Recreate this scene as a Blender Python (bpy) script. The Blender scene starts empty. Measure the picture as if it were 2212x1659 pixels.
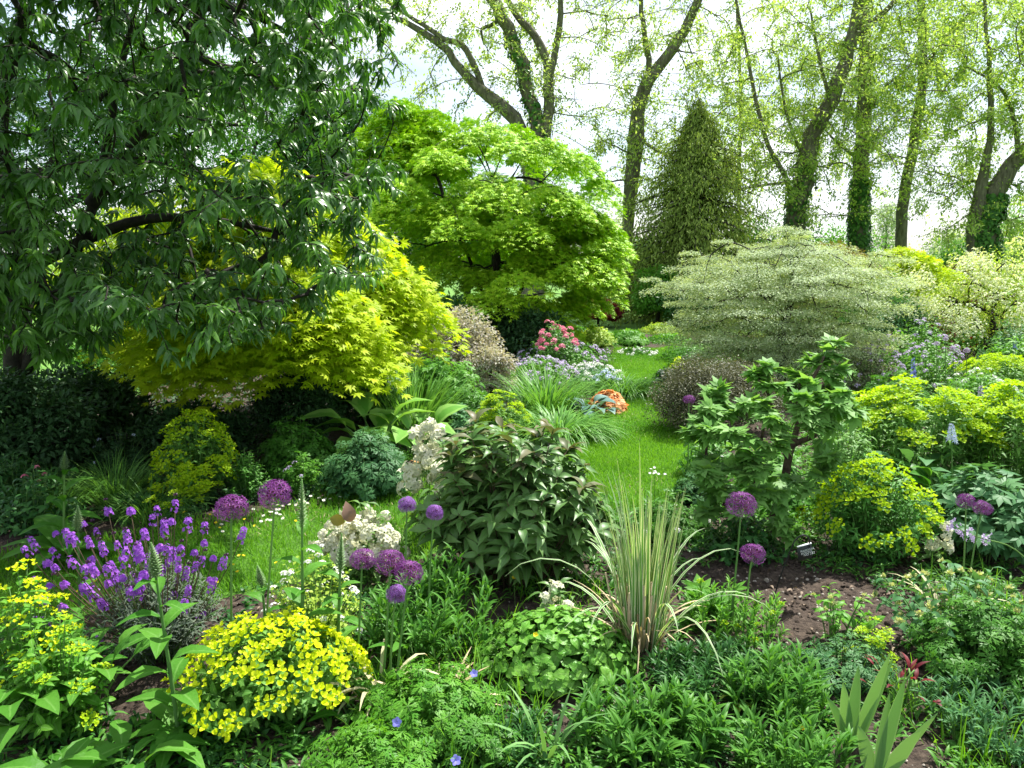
import bpy, math
import numpy as np
from mathutils import Vector, Matrix

rng = np.random.default_rng(11)
C = bpy.context.scene.collection
scene = bpy.context.scene

# ------------------------------------------------------------------ camera, world, sun, exposure
PITCH = math.radians(9.16)
cam_data = bpy.data.cameras.new('camera')
cam_data.sensor_width = 36.0
cam_data.lens = 27.2
cam_data.clip_start = 0.05
cam_data.clip_end = 3000
cam = bpy.data.objects.new('camera', cam_data)
C.objects.link(cam)
cam.location = (0, 0, 1.6)
cam.rotation_euler = (math.radians(90) - PITCH, 0, 0)
scene.camera = cam

SUN_AZ, SUN_EL = math.radians(42), math.radians(59)
SUN = Vector((math.sin(SUN_AZ) * math.cos(SUN_EL), math.cos(SUN_AZ) * math.cos(SUN_EL), math.sin(SUN_EL)))
sl = bpy.data.lights.new('sun', 'SUN')
sl.energy = 5.0
sl.angle = math.radians(0.5)
sl.color = (1.0, 0.965, 0.9)
so = bpy.data.objects.new('sun', sl)
C.objects.link(so)
so.location = SUN * 60
so.rotation_euler = SUN.to_track_quat('Z', 'Y').to_euler()

w = bpy.data.worlds.new("World")
scene.world = w
w.use_nodes = True
nt = w.node_tree
for n in list(nt.nodes):
    nt.nodes.remove(n)
out = nt.nodes.new('ShaderNodeOutputWorld')
bg = nt.nodes.new('ShaderNodeBackground')
bg.inputs['Strength'].default_value = 0.112
sky = nt.nodes.new('ShaderNodeTexSky')
sky.sky_type = 'NISHITA'
sky.sun_disc = False
sky.sun_elevation = SUN_EL
sky.sun_rotation = SUN_AZ
sky.altitude = 50
sky.air_density = 1.0
sky.dust_density = 1.5
tc = nt.nodes.new('ShaderNodeTexCoord')
mp = nt.nodes.new('ShaderNodeMapping')
mp.inputs['Scale'].default_value = (1.0, 1.0, 2.2)
nz = nt.nodes.new('ShaderNodeTexNoise')
nz.inputs['Scale'].default_value = 2.2
nz.inputs['Detail'].default_value = 7
nz.inputs['Roughness'].default_value = 0.55
rp = nt.nodes.new('ShaderNodeValToRGB')
rp.color_ramp.elements[0].position = 0.42
rp.color_ramp.elements[1].position = 0.60
rp.color_ramp.elements[0].color = (0.25, 0.25, 0.25, 1)
mx = nt.nodes.new('ShaderNodeMix')
mx.data_type = 'RGBA'
nz2 = nt.nodes.new('ShaderNodeTexNoise')
nz2.inputs['Scale'].default_value = 4.5
nz2.inputs['Detail'].default_value = 6
cl = nt.nodes.new('ShaderNodeMix')
cl.data_type = 'RGBA'
cl.clamp_factor = True
cl.inputs[6].default_value = (3.5, 3.85, 4.5, 1)
cl.inputs[7].default_value = (6.6, 6.8, 7.2, 1)
mr2 = nt.nodes.new('ShaderNodeMapRange')
mr2.inputs[1].default_value = 0.36
mr2.inputs[2].default_value = 0.62
nt.links.new(mp.outputs['Vector'], nz2.inputs['Vector'])
nt.links.new(nz2.outputs['Fac'], mr2.inputs[0])
nt.links.new(mr2.outputs[0], cl.inputs[0])
nt.links.new(cl.outputs[2], mx.inputs[7])
nt.links.new(tc.outputs['Generated'], mp.inputs['Vector'])
nt.links.new(mp.outputs['Vector'], nz.inputs['Vector'])
nt.links.new(nz.outputs['Fac'], rp.inputs['Fac'])
nt.links.new(rp.outputs['Color'], mx.inputs[0])
nt.links.new(sky.outputs['Color'], mx.inputs[6])
nt.links.new(mx.outputs[2], bg.inputs['Color'])
nt.links.new(bg.outputs['Background'], out.inputs['Surface'])

scene.view_settings.view_transform = 'Standard'
scene.view_settings.look = 'None'
scene.view_settings.gamma = 1.0
scene.view_settings.exposure = 1.12
scene.cycles.max_bounces = 7
scene.cycles.diffuse_bounces = 4
scene.cycles.transmission_bounces = 4
scene.cycles.transparent_max_bounces = 8
scene.cycles.caustics_reflective = False
scene.cycles.caustics_refractive = False
scene.cycles.use_denoising = True

# ------------------------------------------------------------------ measuring: a point of the photo (2212 x 1659) at forward distance Y
F = 1671.0
cp, sp = math.cos(PITCH), math.sin(PITCH)
def ray(px, py):
    s = (829.5 - py) / F
    return np.array([(px - 1106) / F, cp + s * sp, -sp + s * cp])
def P(px, py, Y):
    r = ray(px, py)
    return np.array([0, 0, 1.6]) + r * (Y / r[1])
def G(px, py):
    r = ray(px, py)
    return (np.array([0, 0, 1.6]) + r * (-1.6 / r[2]))
def spot(px, Y):
    """ground point under a pixel column at forward distance Y"""
    d = Y * cp + 1.6 * sp
    return np.array([(px - 1106) / F * d, Y, 0.0])
def wid(npx, Y):
    return npx / F * (Y * cp + 0.9 * sp)

# ------------------------------------------------------------------ materials
def new_mat(name):
    m = bpy.data.materials.new(name)
    m.use_nodes = True
    t = m.node_tree
    for n in list(t.nodes):
        t.nodes.remove(n)
    o = t.nodes.new('ShaderNodeOutputMaterial')
    return m, t, o

def leafmat(name, a, b, tr=0.38, rough=0.45, margin=None, m0=0.55, m1=0.8, spec=0.18, tint=(1.25, 1.2, 0.55), vein=None, bumpy=0.0):
    m, t, o = new_mat(name)
    L = t.links.new
    at = t.nodes.new('ShaderNodeAttribute'); at.attribute_name = 'rnd'
    mix = t.nodes.new('ShaderNodeMix'); mix.data_type = 'RGBA'
    mix.inputs[6].default_value = (*a, 1); mix.inputs[7].default_value = (*b, 1)
    L(at.outputs['Fac'], mix.inputs[0])
    col = mix.outputs[2]
    ma = t.nodes.new('ShaderNodeAttribute'); ma.attribute_name = 'mar'
    if margin is not None:
        mr = t.nodes.new('ShaderNodeMapRange')
        mr.inputs[1].default_value = m0; mr.inputs[2].default_value = m1
        L(ma.outputs['Fac'], mr.inputs[0])
        mm = t.nodes.new('ShaderNodeMix'); mm.data_type = 'RGBA'
        mm.inputs[7].default_value = (*margin, 1)
        L(mr.outputs[0], mm.inputs[0]); L(col, mm.inputs[6])
        col = mm.outputs[2]
    if vein is not None:
        mr = t.nodes.new('ShaderNodeMapRange')
        mr.inputs[1].default_value = 0.16; mr.inputs[2].default_value = 0.0
        mr.inputs[4].default_value = 0.75
        L(ma.outputs['Fac'], mr.inputs[0])
        mm = t.nodes.new('ShaderNodeMix'); mm.data_type = 'RGBA'
        mm.inputs[7].default_value = (*vein, 1)
        L(mr.outputs[0], mm.inputs[0]); L(col, mm.inputs[6])
        col = mm.outputs[2]
    pb = t.nodes.new('ShaderNodeBsdfPrincipled')
    pb.inputs['Roughness'].default_value = rough
    pb.inputs['Specular IOR Level'].default_value = spec
    L(col, pb.inputs['Base Color'])
    tb = t.nodes.new('ShaderNodeBsdfTranslucent')
    tm = t.nodes.new('ShaderNodeMix'); tm.data_type = 'RGBA'; tm.blend_type = 'MULTIPLY'
    tm.inputs[0].default_value = 1.0
    tm.inputs[7].default_value = (*tint, 1)
    L(col, tm.inputs[6]); L(tm.outputs[2], tb.inputs['Color'])
    ms = t.nodes.new('ShaderNodeMixShader'); ms.inputs[0].default_value = tr
    L(pb.outputs[0], ms.inputs[1]); L(tb.outputs[0], ms.inputs[2])
    L(ms.outputs[0], o.inputs['Surface'])
    if bumpy > 0:
        n1 = t.nodes.new('ShaderNodeTexNoise'); n1.inputs['Scale'].default_value = 60
        tcn = t.nodes.new('ShaderNodeTexCoord'); L(tcn.outputs['Object'], n1.inputs['Vector'])
        bp = t.nodes.new('ShaderNodeBump'); bp.inputs['Strength'].default_value = bumpy
        bp.inputs['Distance'].default_value = 0.01
        L(n1.outputs['Fac'], bp.inputs['Height']); L(bp.outputs['Normal'], pb.inputs['Normal'])
    return m

def noisemat(name, a, b, scale=8, rough=0.9, bump=0.4, dist=0.02, detail=6, c=None, stretch=(1, 1, 1)):
    m, t, o = new_mat(name)
    L = t.links.new
    tcn = t.nodes.new('ShaderNodeTexCoord')
    mpn = t.nodes.new('ShaderNodeMapping'); mpn.inputs['Scale'].default_value = stretch
    L(tcn.outputs['Object'], mpn.inputs['Vector'])
    n1 = t.nodes.new('ShaderNodeTexNoise'); n1.inputs['Scale'].default_value = scale
    n1.inputs['Detail'].default_value = detail; n1.inputs['Roughness'].default_value = 0.65
    L(mpn.outputs['Vector'], n1.inputs['Vector'])
    r = t.nodes.new('ShaderNodeValToRGB')
    r.color_ramp.elements[0].position = 0.36; r.color_ramp.elements[0].color = (*a, 1)
    r.color_ramp.elements[1].position = 0.64; r.color_ramp.elements[1].color = (*b, 1)
    if c is not None:
        e = r.color_ramp.elements.new(0.72); e.color = (*c, 1)
    L(n1.outputs['Fac'], r.inputs['Fac'])
    pb = t.nodes.new('ShaderNodeBsdfPrincipled'); pb.inputs['Roughness'].default_value = rough
    pb.inputs['Specular IOR Level'].default_value = 0.25
    L(r.outputs['Color'], pb.inputs['Base Color'])
    bp = t.nodes.new('ShaderNodeBump'); bp.inputs['Strength'].default_value = bump
    bp.inputs['Distance'].default_value = dist
    L(n1.outputs['Fac'], bp.inputs['Height']); L(bp.outputs['Normal'], pb.inputs['Normal'])
    L(pb.outputs[0], o.inputs['Surface'])
    return m

M = {}
M['bark'] = noisemat('tree_bark', (.075, .07, .048), (.19, .18, .125), 14, .9, .9, .03, 8, stretch=(1, 1, .25))
M['bark_pale'] = noisemat('pale_bark', (.16, .165, .12), (.30, .31, .24), 10, .85, .5, .02, 8, stretch=(1, 1, .3))
M['bark_dark'] = noisemat('dark_bark', (.012, .010, .008), (.035, .03, .022), 20, .85, .6, .01)
M['bark_brown'] = noisemat('brown_woody_stem', (.045, .03, .022), (.13, .09, .065), 45, .9, .9, .01)
M['stem'] = leafmat('green_stem', (.09, .20, .05), (.15, .28, .07), 0.1, .5)
M['stem_dark'] = leafmat('dark_green_stem', (.03, .08, .025), (.05, .12, .03), 0.1, .5)
M['stem_brown'] = leafmat('brown_stem', (.07, .05, .03), (.12, .08, .05), 0.0, .7)
M['soil'] = noisemat('garden_soil', (.035, .025, .019), (.10, .074, .055), 34, .95, 1.0, .03, 10, c=(.17, .135, .105))
M['ground'] = noisemat('rough_grass_ground', (.07, .16, .025), (.13, .27, .045), 1.4, .95, .5, .05)
M['lawn'] = noisemat('lawn_turf', (.04, .11, .01), (.08, .19, .02), 30, .95, .6, .02)
M['grass'] = leafmat('lawn_grass', (.09, .27, .012), (.19, .41, .03), .4, .5)
M['dark_leaf'] = leafmat('glossy_dark_leaf', (.032, .105, .018), (.13, .28, .045), .34, .34, spec=.45, vein=(.06, .13, .05), tint=(1.3, 1.5, .5))
M['gold_maple'] = leafmat('golden_maple_leaf', (.38, .53, .012), (.55, .66, .03), .5, .5, tint=(1.1, 1.12, .5))
M['green_maple'] = leafmat('green_maple_leaf', (.19, .42, .010), (.44, .66, .030), .18, .5, tint=(1.1, 1.15, .4))
M['cornus'] = leafmat('variegated_dogwood_leaf', (.21, .33, .13), (.32, .43, .21), .35, .55, margin=(.60, .67, .46), m0=.35, m1=.9)
M['euonymus'] = leafmat('grey_pink_leaf', (.10, .16, .07), (.34, .28, .22), .3, .5, margin=(.68, .64, .58), m0=.3, m1=.9)
M['tree_leaf'] = leafmat('spring_tree_leaf', (.20, .33, .07), (.42, .54, .16), .5, .5)
M['tree_leaf2'] = leafmat('fresh_tree_leaf', (.21, .36, .07), (.44, .57, .15), .5, .5)
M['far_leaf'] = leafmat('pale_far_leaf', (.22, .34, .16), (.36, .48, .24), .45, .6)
M['ivy'] = leafmat('ivy_leaf', (.03, .11, .02), (.10, .25, .04), .2, .35)
M['conifer'] = leafmat('conifer_spray', (.13, .21, .035), (.32, .43, .09), .25, .6)
M['peony'] = leafmat('tree_peony_leaf', (.135, .32, .065), (.23, .43, .105), .4, .5, vein=(.14, .28, .10))
M['helle'] = leafmat('leathery_bush_leaf', (.075, .185, .04), (.15, .29, .07), .3, .42, vein=(.16, .25, .10), spec=.35, margin=(.13, .13, .07), m0=.85, m1=1.05)
M['helle_bronze'] = leafmat('bronze_bush_leaf', (.10, .13, .05), (.17, .16, .085), .25, .4, vein=(.22, .2, .12))
M['spurge_leaf'] = leafmat('spurge_leaf', (.09, .24, .045), (.17, .36, .06), .35, .5, vein=(.25, .42, .12))
M['spurge_blue'] = leafmat('spurge_blue_leaf', (.05, .19, .03), (.11, .30, .05), .3, .5)
M['spurge_flower'] = leafmat('acid_yellow_bract', (.54, .66, .010), (.72, .80, .025), .42, .5, tint=(1.1, 1.1, .4))
M['spurge_lime'] = leafmat('lime_yellow_bract', (.28, .49, .010), (.48, .63, .015), .42, .5, tint=(1.1, 1.1, .4))
M['wall_leaf'] = leafmat('grey_green_leaf', (.055, .085, .055), (.12, .155, .10), .15, .6)
M['wall_flower'] = leafmat('purple_petal', (.24, .055, .46), (.42, .14, .66), .3, .5, tint=(1.1, .9, 1.2), margin=(.52, .28, .74), m0=.75, m1=1.1)
M['bud'] = leafmat('dark_purple_bud', (.05, .02, .06), (.11, .05, .10), .1, .5)
M['allium'] = leafmat('allium_petal', (.17, .035, .20), (.32, .09, .36), .25, .45, tint=(1.1, .9, 1.1))
M['allium_lilac'] = leafmat('lilac_allium_petal', (.28, .11, .44), (.42, .2, .58), .25, .45, tint=(1.1, .9, 1.1))
M['allium_core'] = leafmat('allium_seed_core', (.11, .025, .07), (.19, .05, .10), .1, .5)
M['white'] = leafmat('white_petal', (.80, .80, .74), (.86, .86, .82), .25, .5, tint=(1, 1, .95))
M['cream'] = leafmat('cream_green_petal', (.60, .63, .42), (.80, .78, .62), .3, .5, margin=(.66, .55, .46), m0=.85, m1=1.1, tint=(1, 1, .8))
M['lime_leaf'] = leafmat('lime_leaf', (.26, .42, .05), (.42, .56, .09), .4, .5)
M['mid_leaf'] = leafmat('mid_green_leaf', (.045, .17, .018), (.105, .28, .035), .35, .45, vein=(.2, .38, .12))
M['fresh_leaf'] = leafmat('fresh_green_leaf', (.075, .25, .022), (.15, .36, .04), .4, .45, vein=(.28, .48, .16))
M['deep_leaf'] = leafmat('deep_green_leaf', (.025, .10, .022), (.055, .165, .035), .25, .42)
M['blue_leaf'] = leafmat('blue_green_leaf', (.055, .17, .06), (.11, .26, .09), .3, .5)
M['shade_leaf'] = leafmat('shade_darkened_leaf', (.03, .085, .03), (.065, .145, .05), .2, .45)  # shade of the beds under the trees put into a darker leaf colour
M['purple_leaf'] = leafmat('dusky_purple_leaf', (.075, .085, .045), (.15, .155, .085), .2, .45)
M['heart_leaf'] = leafmat('heart_leaf', (.10, .29, .035), (.19, .41, .06), .35, .38, vein=(.26, .45, .12), bumpy=.5)
M['hosta'] = leafmat('hosta_leaf', (.12, .32, .05), (.20, .43, .08), .35, .4, margin=(.26, .48, .11), m0=.4, m1=.55)
M['hosta_blue'] = leafmat('blue_hosta_leaf', (.10, .21, .19), (.16, .28, .25), .25, .45)
M['orange'] = leafmat('orange_leaf', (.62, .25, .08), (.78, .46, .20), .3, .5, tint=(1.1, .9, .5))
M['red_leaf'] = leafmat('dark_red_leaf', (.11, .012, .018), (.24, .03, .035), .35, .5, tint=(1.3, .5, .4))
M['pink'] = leafmat('pink_petal', (.72, .16, .28), (.85, .36, .45), .35, .5, tint=(1, .8, .8))
M['lilac'] = leafmat('lilac_petal', (.50, .40, .62), (.68, .60, .76), .3, .5, tint=(1, .9, 1.1))
M['blueflower'] = leafmat('violet_blue_petal', (.20, .20, .72), (.34, .32, .85), .3, .5, tint=(.9, .9, 1.2), margin=(.62, .6, .9), m0=1.3, m1=1.5)
M['paleblue'] = leafmat('pale_blue_petal', (.50, .57, .78), (.66, .70, .86), .3, .5, tint=(.9, .95, 1.1))
M['yellow'] = leafmat('yellow_petal', (.80, .62, .01), (.88, .72, .03), .3, .4, tint=(1, .95, .4))
M['blade'] = leafmat('green_blade', (.10, .27, .05), (.18, .38, .07), .35, .4)
M['blade_blue'] = leafmat('blue_green_blade', (.11, .26, .075), (.19, .37, .11), .3, .5, margin=(.24, .42, .16), m0=.8, m1=1.0)
M['blade_var'] = leafmat('variegated_blade', (.09, .24, .05), (.16, .33, .08), .3, .45, margin=(.66, .70, .50), m0=.45, m1=.8)
M['straw'] = leafmat('dry_straw', (.42, .32, .18), (.62, .50, .32), .15, .6)
M['straw_pale'] = leafmat('pale_dead_leaf', (.50, .47, .26), (.66, .62, .40), .3, .6)
M['litter'] = leafmat('dead_leaf_litter', (.09, .06, .04), (.30, .23, .165), .15, .7)
M['stone'] = noisemat('pebble_stone', (.22, .19, .15), (.42, .38, .32), 30, .9, .4, .01)
M['olive'] = leafmat('olive_maple_leaf', (.14, .13, .03), (.22, .2, .05), .35, .5)
M['spire'] = leafmat('hairy_spire_bud', (.20, .34, .15), (.34, .46, .25), .25, .7)
M['big_leaf'] = leafmat('broad_soft_leaf', (.05, .19, .018), (.11, .29, .035), .4, .5, vein=(.17, .36, .08), bumpy=.35)
M['metal'] = noisemat('black_metal', (.010, .010, .011), (.02, .02, .022), 30, .4, .1)
M['plate'] = noisemat('slate_label_plate', (.028, .034, .04), (.045, .052, .058), 20, .5, .1)
mt, tt, oo = new_mat('white_paint_lettering')
pbt = tt.nodes.new('ShaderNodeBsdfPrincipled'); pbt.inputs['Base Color'].default_value = (.75, .77, .78, 1)
tt.links.new(pbt.outputs[0], oo.inputs['Surface']); M['paint'] = mt

# ------------------------------------------------------------------ object helpers
OFF = {}
def thing(name, label, cat, loc=(0, 0, 0), group=None):
    o = bpy.data.objects.new(name, None)
    o.empty_display_size = 0.1
    C.objects.link(o)
    o.location = [float(v) for v in loc]
    o['label'] = label; o['category'] = cat
    if group: o['group'] = group
    OFF[o.name] = np.array([float(v) for v in loc])
    return o

def mesh(name, V, faces, mat, parent=None, attrs=None, smooth=True, kind=None):
    """faces: list of (n_faces, k) int arrays; V in world coordinates"""
    off = OFF[parent.name] if parent is not None else np.zeros(3)
    V = np.asarray(V, dtype=np.float64) - off
    me = bpy.data.meshes.new(name)
    idx = np.concatenate([f.ravel() for f in faces]).astype(np.int32)
    tot = np.concatenate([np.full(len(f), f.shape[1]) for f in faces])
    start = np.concatenate([[0], np.cumsum(tot)[:-1]]).astype(np.int32)
    me.vertices.add(len(V)); me.vertices.foreach_set('co', V.astype(np.float32).ravel())
    me.loops.add(len(idx)); me.loops.foreach_set('vertex_index', idx)
    me.polygons.add(len(tot)); me.polygons.foreach_set('loop_start', start)
    if smooth:
        me.polygons.foreach_set('use_smooth', np.ones(len(tot), dtype=bool))
    for k, a in (attrs or {}).items():
        at = me.attributes.new(k, 'FLOAT', 'POINT')
        at.data.foreach_set('value', np.asarray(a, dtype=np.float32).ravel())
    me.update(calc_edges=True)
    for q in (mat if isinstance(mat, list) else [mat]):
        me.materials.append(M[q] if isinstance(q, str) else q)
    if isinstance(mat, list):       # quads are twigs, triangles leaves
        me.polygons.foreach_set('material_index', (tot == 4).astype(np.int32))
    o = bpy.data.objects.new(name, me)
    C.objects.link(o)
    if parent is not None:
        o.parent = parent
        OFF[o.name] = off
    if kind: o['kind'] = kind
    return o

def share(o_src, name, parent, mtx):
    o = bpy.data.objects.new(name, o_src.data)
    C.objects.link(o)
    o.parent = parent
    o.matrix_local = mtx
    return o

def norm(a):
    return a / np.maximum(np.linalg.norm(a, axis=-1, keepdims=True), 1e-9)

# ------------------------------------------------------------------ leaf templates: v (base at origin, tip at +Y, face +Z), faces, m (0 midrib .. 1 margin)
def T(v, faces, m):
    by = {}
    for f in faces: by.setdefault(len(f), []).append(f)
    return dict(v=np.array(v, float), f=[np.array(x) for x in by.values()], m=np.array(m, float))

def t_diamond(wd=.25, fold=.06, droop=.05):
    return T([(0, 0, 0), (wd, .45, fold), (0, 1, -droop), (-wd, .45, fold)], [(0, 1, 2), (0, 2, 3)], [0, 1, .6, 1])

def t_leaf(rows, fold=.12, droop=.2, tipw=0.0, wave=0.0):
    """rows: [(t, half width)]"""
    v = [(0, 0, 0)]; m = [0]
    z = lambda t: .10 * math.sin(math.pi * t) - droop * t * t
    for k, (t, hw) in enumerate(rows):
        wv = wave * (1 if k % 2 else -1)
        v += [(-hw, t, z(t) + fold * hw + wv), (0, t, z(t)), (hw, t, z(t) + fold * hw - wv)]
        m += [1, 0, 1]
    v.append((0, 1, z(1))); m.append(.5)
    f = [(0, 2, 1), (0, 3, 2)]
    for i in range(len(rows) - 1):
        a = 1 + 3 * i; b = a + 3
        f += [(a, a + 1, b + 1, b), (a + 1, a + 2, b + 2, b + 1)]
    a = 1 + 3 * (len(rows) - 1); e = len(v) - 1
    f += [(a, a + 1, e), (a + 1, a + 2, e)]
    return T(v, f, m)

def t_palm(angles, lens, wd=.16, droop=.25, start=(0, .0), mid=.5):
    v = [(start[0], start[1], 0)]; f = []; m = [0]
    for a, l in zip(angles, lens):
        ca, sa = math.sin(a), math.cos(a)
        i = len(v)
        def q(r, s, zz=0.0):
            return (start[0] + ca * r + sa * s, start[1] + sa * r - ca * s, zz - droop * r * r)
        v += [q(l * mid, -wd * l), q(l, 0), q(l * mid, wd * l), q(l * mid, 0, -.03)]
        m += [1, .7, 1, 0]
        f += [(0, i + 3, i), (i, i + 3, i + 1), (0, i + 2, i + 3), (i + 3, i + 2, i + 1)]
    return T(v, f, m)

def t_cut(nl=5, spread=2.0, sub=.42, wd=.13, droop=.3):
    """palmate leaf whose lobes carry side teeth"""
    v = [(0, 0, 0)]; f = []; m = [0]
    for k in range(nl):
        a = -spread + 2 * spread * k / (nl - 1)
        L = 1 - .22 * abs(a) / spread
        for (r0, da, l) in ((0, 0, L), (.45 * L, .6, sub * L), (.45 * L, -.6, sub * L)):
            bx, by = math.sin(a) * r0, math.cos(a) * r0
            dx, dy = math.sin(a + da), math.cos(a + da)
            i = len(v)
            ww = wd * (1 if r0 == 0 else .75)
            for (r, s) in ((0, 0), (.55 * l, -ww * .9), (l, 0), (.55 * l, ww * .9)):
                x, y = bx + dx * r + dy * s, by + dy * r - dx * s
                v.append((x, y, -droop * (x * x + y * y)))
            m += [0, 1, .8, 1]
            f.append((i, i + 3, i + 2, i + 1))
    return T(v, f, m)

def t_heart():
    prof = [(-.08, .20), (.0, .34), (.18, .46), (.42, .43), (.68, .26), (.88, .10)]
    tm = t_leaf([(max(t, .02), hw) for t, hw in prof], .18, .22)
    tm['v'][1, 1] = -.12; tm['v'][3, 1] = -.12
    return tm

LANCE = t_leaf([(.15, .07), (.38, .12), (.65, .10), (.86, .045)], .25, .35)
NARROW = t_leaf([(.25, .055), (.6, .06)], .2, .15)
SLIM = t_leaf([(.15, .06), (.4, .095), (.68, .075), (.88, .03)], .3, .18)
OVAL = t_leaf([(.12, .14), (.38, .24), (.66, .20), (.88, .08)], .2, .25)
WIDE = t_leaf([(.08, .16), (.3, .33), (.55, .34), (.8, .18)], .25, .35)
BUSHL = t_leaf([(.1, .08), (.3, .175), (.5, .175), (.72, .10), (.88, .035)], .35, .3)
HEART = t_heart()
DIAM = t_diamond(.22, .05, .08)
ROUND = t_diamond(.38, .08, .05)
BRACT = t_leaf([(.2, .22), (.55, .40), (.85, .25)], .3, -.12)
MAPLE = t_palm([-2.0, -1.25, -.62, 0, .62, 1.25, 2.0], [.45, .75, .92, 1, .92, .75, .45], .15, .22)
MAPLE5 = t_palm([-1.5, -.72, 0, .72, 1.5], [.6, .88, 1, .88, .6], .15, .25)
PALM5 = t_palm([-1.7, -.85, 0, .85, 1.7], [.75, .92, 1, .92, .75], .2, .25)
CUT = t_cut()
PEONY = t_palm([-.75, 0, .75], [.72, 1, .72], .24, .28, mid=.45)
def t_trifol():
    a = [BUSHL['v'].copy(), BUSHL['v'] * .9, BUSHL['v'] * .9]
    V = []; Fc = {}; Mm = []
    base = 0
    for v, an in zip(a, (0, 1.15, -1.15)):
        c, s = math.cos(an), math.sin(an)
        V.append(np.stack([v[:, 0] * c + v[:, 1] * s, -v[:, 0] * s + v[:, 1] * c, v[:, 2]], 1))
        for f in BUSHL['f']: Fc.setdefault(f.shape[1], []).append(f + base)
        Mm.append(BUSHL['m']); base += len(v)
    return dict(v=np.concatenate(V), f=[np.concatenate(x) for x in Fc.values()], m=np.concatenate(Mm))
TRIFOL = t_trifol()

def place(tm, pos, d, up, size, rnd=None, wide=None):
    """many copies of a template -> V, faces, attrs"""
    N = len(pos)
    Y = norm(d)
    X = norm(np.cross(Y, up) + 1e-6)
    Z = np.cross(X, Y)
    v = tm['v']
    s = np.broadcast_to(np.asarray(size, float), (N,))[:, None, None]
    wx = 1.0 if wide is None else np.broadcast_to(wide, (N,))[:, None, None]
    V = pos[:, None, :] + s * (wx * v[None, :, 0:1] * X[:, None] + v[None, :, 1:2] * Y[:, None] + v[None, :, 2:3] * Z[:, None])
    nv = len(v)
    base = (np.arange(N) * nv)[:, None, None]
    faces = [(f[None] + base).reshape(-1, f.shape[1]) for f in tm['f']]
    if rnd is None: rnd = rng.random(N)
    return V.reshape(-1, 3), faces, dict(rnd=np.repeat(rnd, nv), mar=np.tile(tm['m'], N))

def merge(parts):
    V, Fc, at = [], {}, {}
    base = 0
    for v, fs, a in parts:
        V.append(v)
        for f in fs: Fc.setdefault(f.shape[1], []).append(f + base)
        for k in ('rnd', 'mar'): at.setdefault(k, []).append(a.get(k, np.zeros(len(v))))
        base += len(v)
    return np.concatenate(V), [np.concatenate(x) for x in Fc.values()], {k: np.concatenate(x) for k, x in at.items()}

def leaves(name, tm, pos, d, up, size, mat, parent, rnd=None, wide=None, kind=None):
    V, f, a = place(tm, pos, d, up, size, rnd, wide)
    return mesh(name, V, f, mat, parent, a, True, kind)

def tube_geo(pts, rad, S=5):
    """pts (B,K,3), rad (B,K)"""
    pts = np.asarray(pts, float); rad = np.asarray(rad, float)
    B, K, _ = pts.shape
    tg = norm(np.gradient(pts, axis=1))
    ref = np.where(np.abs(tg[..., 2:3]) > .9, np.array([1., 0, 0]), np.array([0, 0, 1.]))
    ref = np.broadcast_to(ref[:, :1], tg.shape)
    X = norm(np.cross(tg, ref) + 1e-7); Yv = np.cross(tg, X)
    an = np.arange(S) / S * 2 * math.pi
    ring = np.cos(an)[None, None, :, None] * X[:, :, None] + np.sin(an)[None, None, :, None] * Yv[:, :, None]
    V = pts[:, :, None] + ring * rad[:, :, None, None]
    b = (np.arange(B) * K * S)[:, None, None] + (np.arange(K - 1) * S)[None, :, None]
    j = np.arange(S)[None, None, :]; j2 = (j + 1) % S
    f = np.stack([b + j, b + j2, b + S + j2, b + S + j], -1).reshape(-1, 4)
    caps = np.arange(B)[:, None] * K * S + (K - 1) * S + np.arange(S)[None]
    n = B * K * S
    return V.reshape(-1, 3), [f, caps], dict(rnd=np.repeat(rng.random(B), K * S), mar=np.zeros(n))

def tubes(name, pts, rad, mat, parent, S=5, kind=None):
    V, f, a = tube_geo(pts, rad, S)
    return mesh(name, V, f, mat, parent, a, True, kind)

def spline(pts, K):
    """smooth resample of a short polyline (n,d) to K points"""
    pts = np.asarray(pts, float)
    n = len(pts)
    u = np.linspace(0, n - 1, K)
    i = np.clip(np.floor(u).astype(int), 0, n - 2); t = (u - i)[:, None]
    p0 = pts[np.maximum(i - 1, 0)]; p1 = pts[i]; p2 = pts[i + 1]; p3 = pts[np.minimum(i + 2, n - 1)]
    return .5 * (2 * p1 + (p2 - p0) * t + (2 * p0 - 5 * p1 + 4 * p2 - p3) * t ** 2 + (3 * p1 - p0 - 3 * p2 + p3) * t ** 3)

def bezier(a, c, b, K):
    t = np.linspace(0, 1, K)[None, :, None]
    return (1 - t) ** 2 * a[:, None] + 2 * t * (1 - t) * c[:, None] + t ** 2 * b[:, None]

def U(a, b, n=None):
    return rng.uniform(a, b, n)

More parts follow.
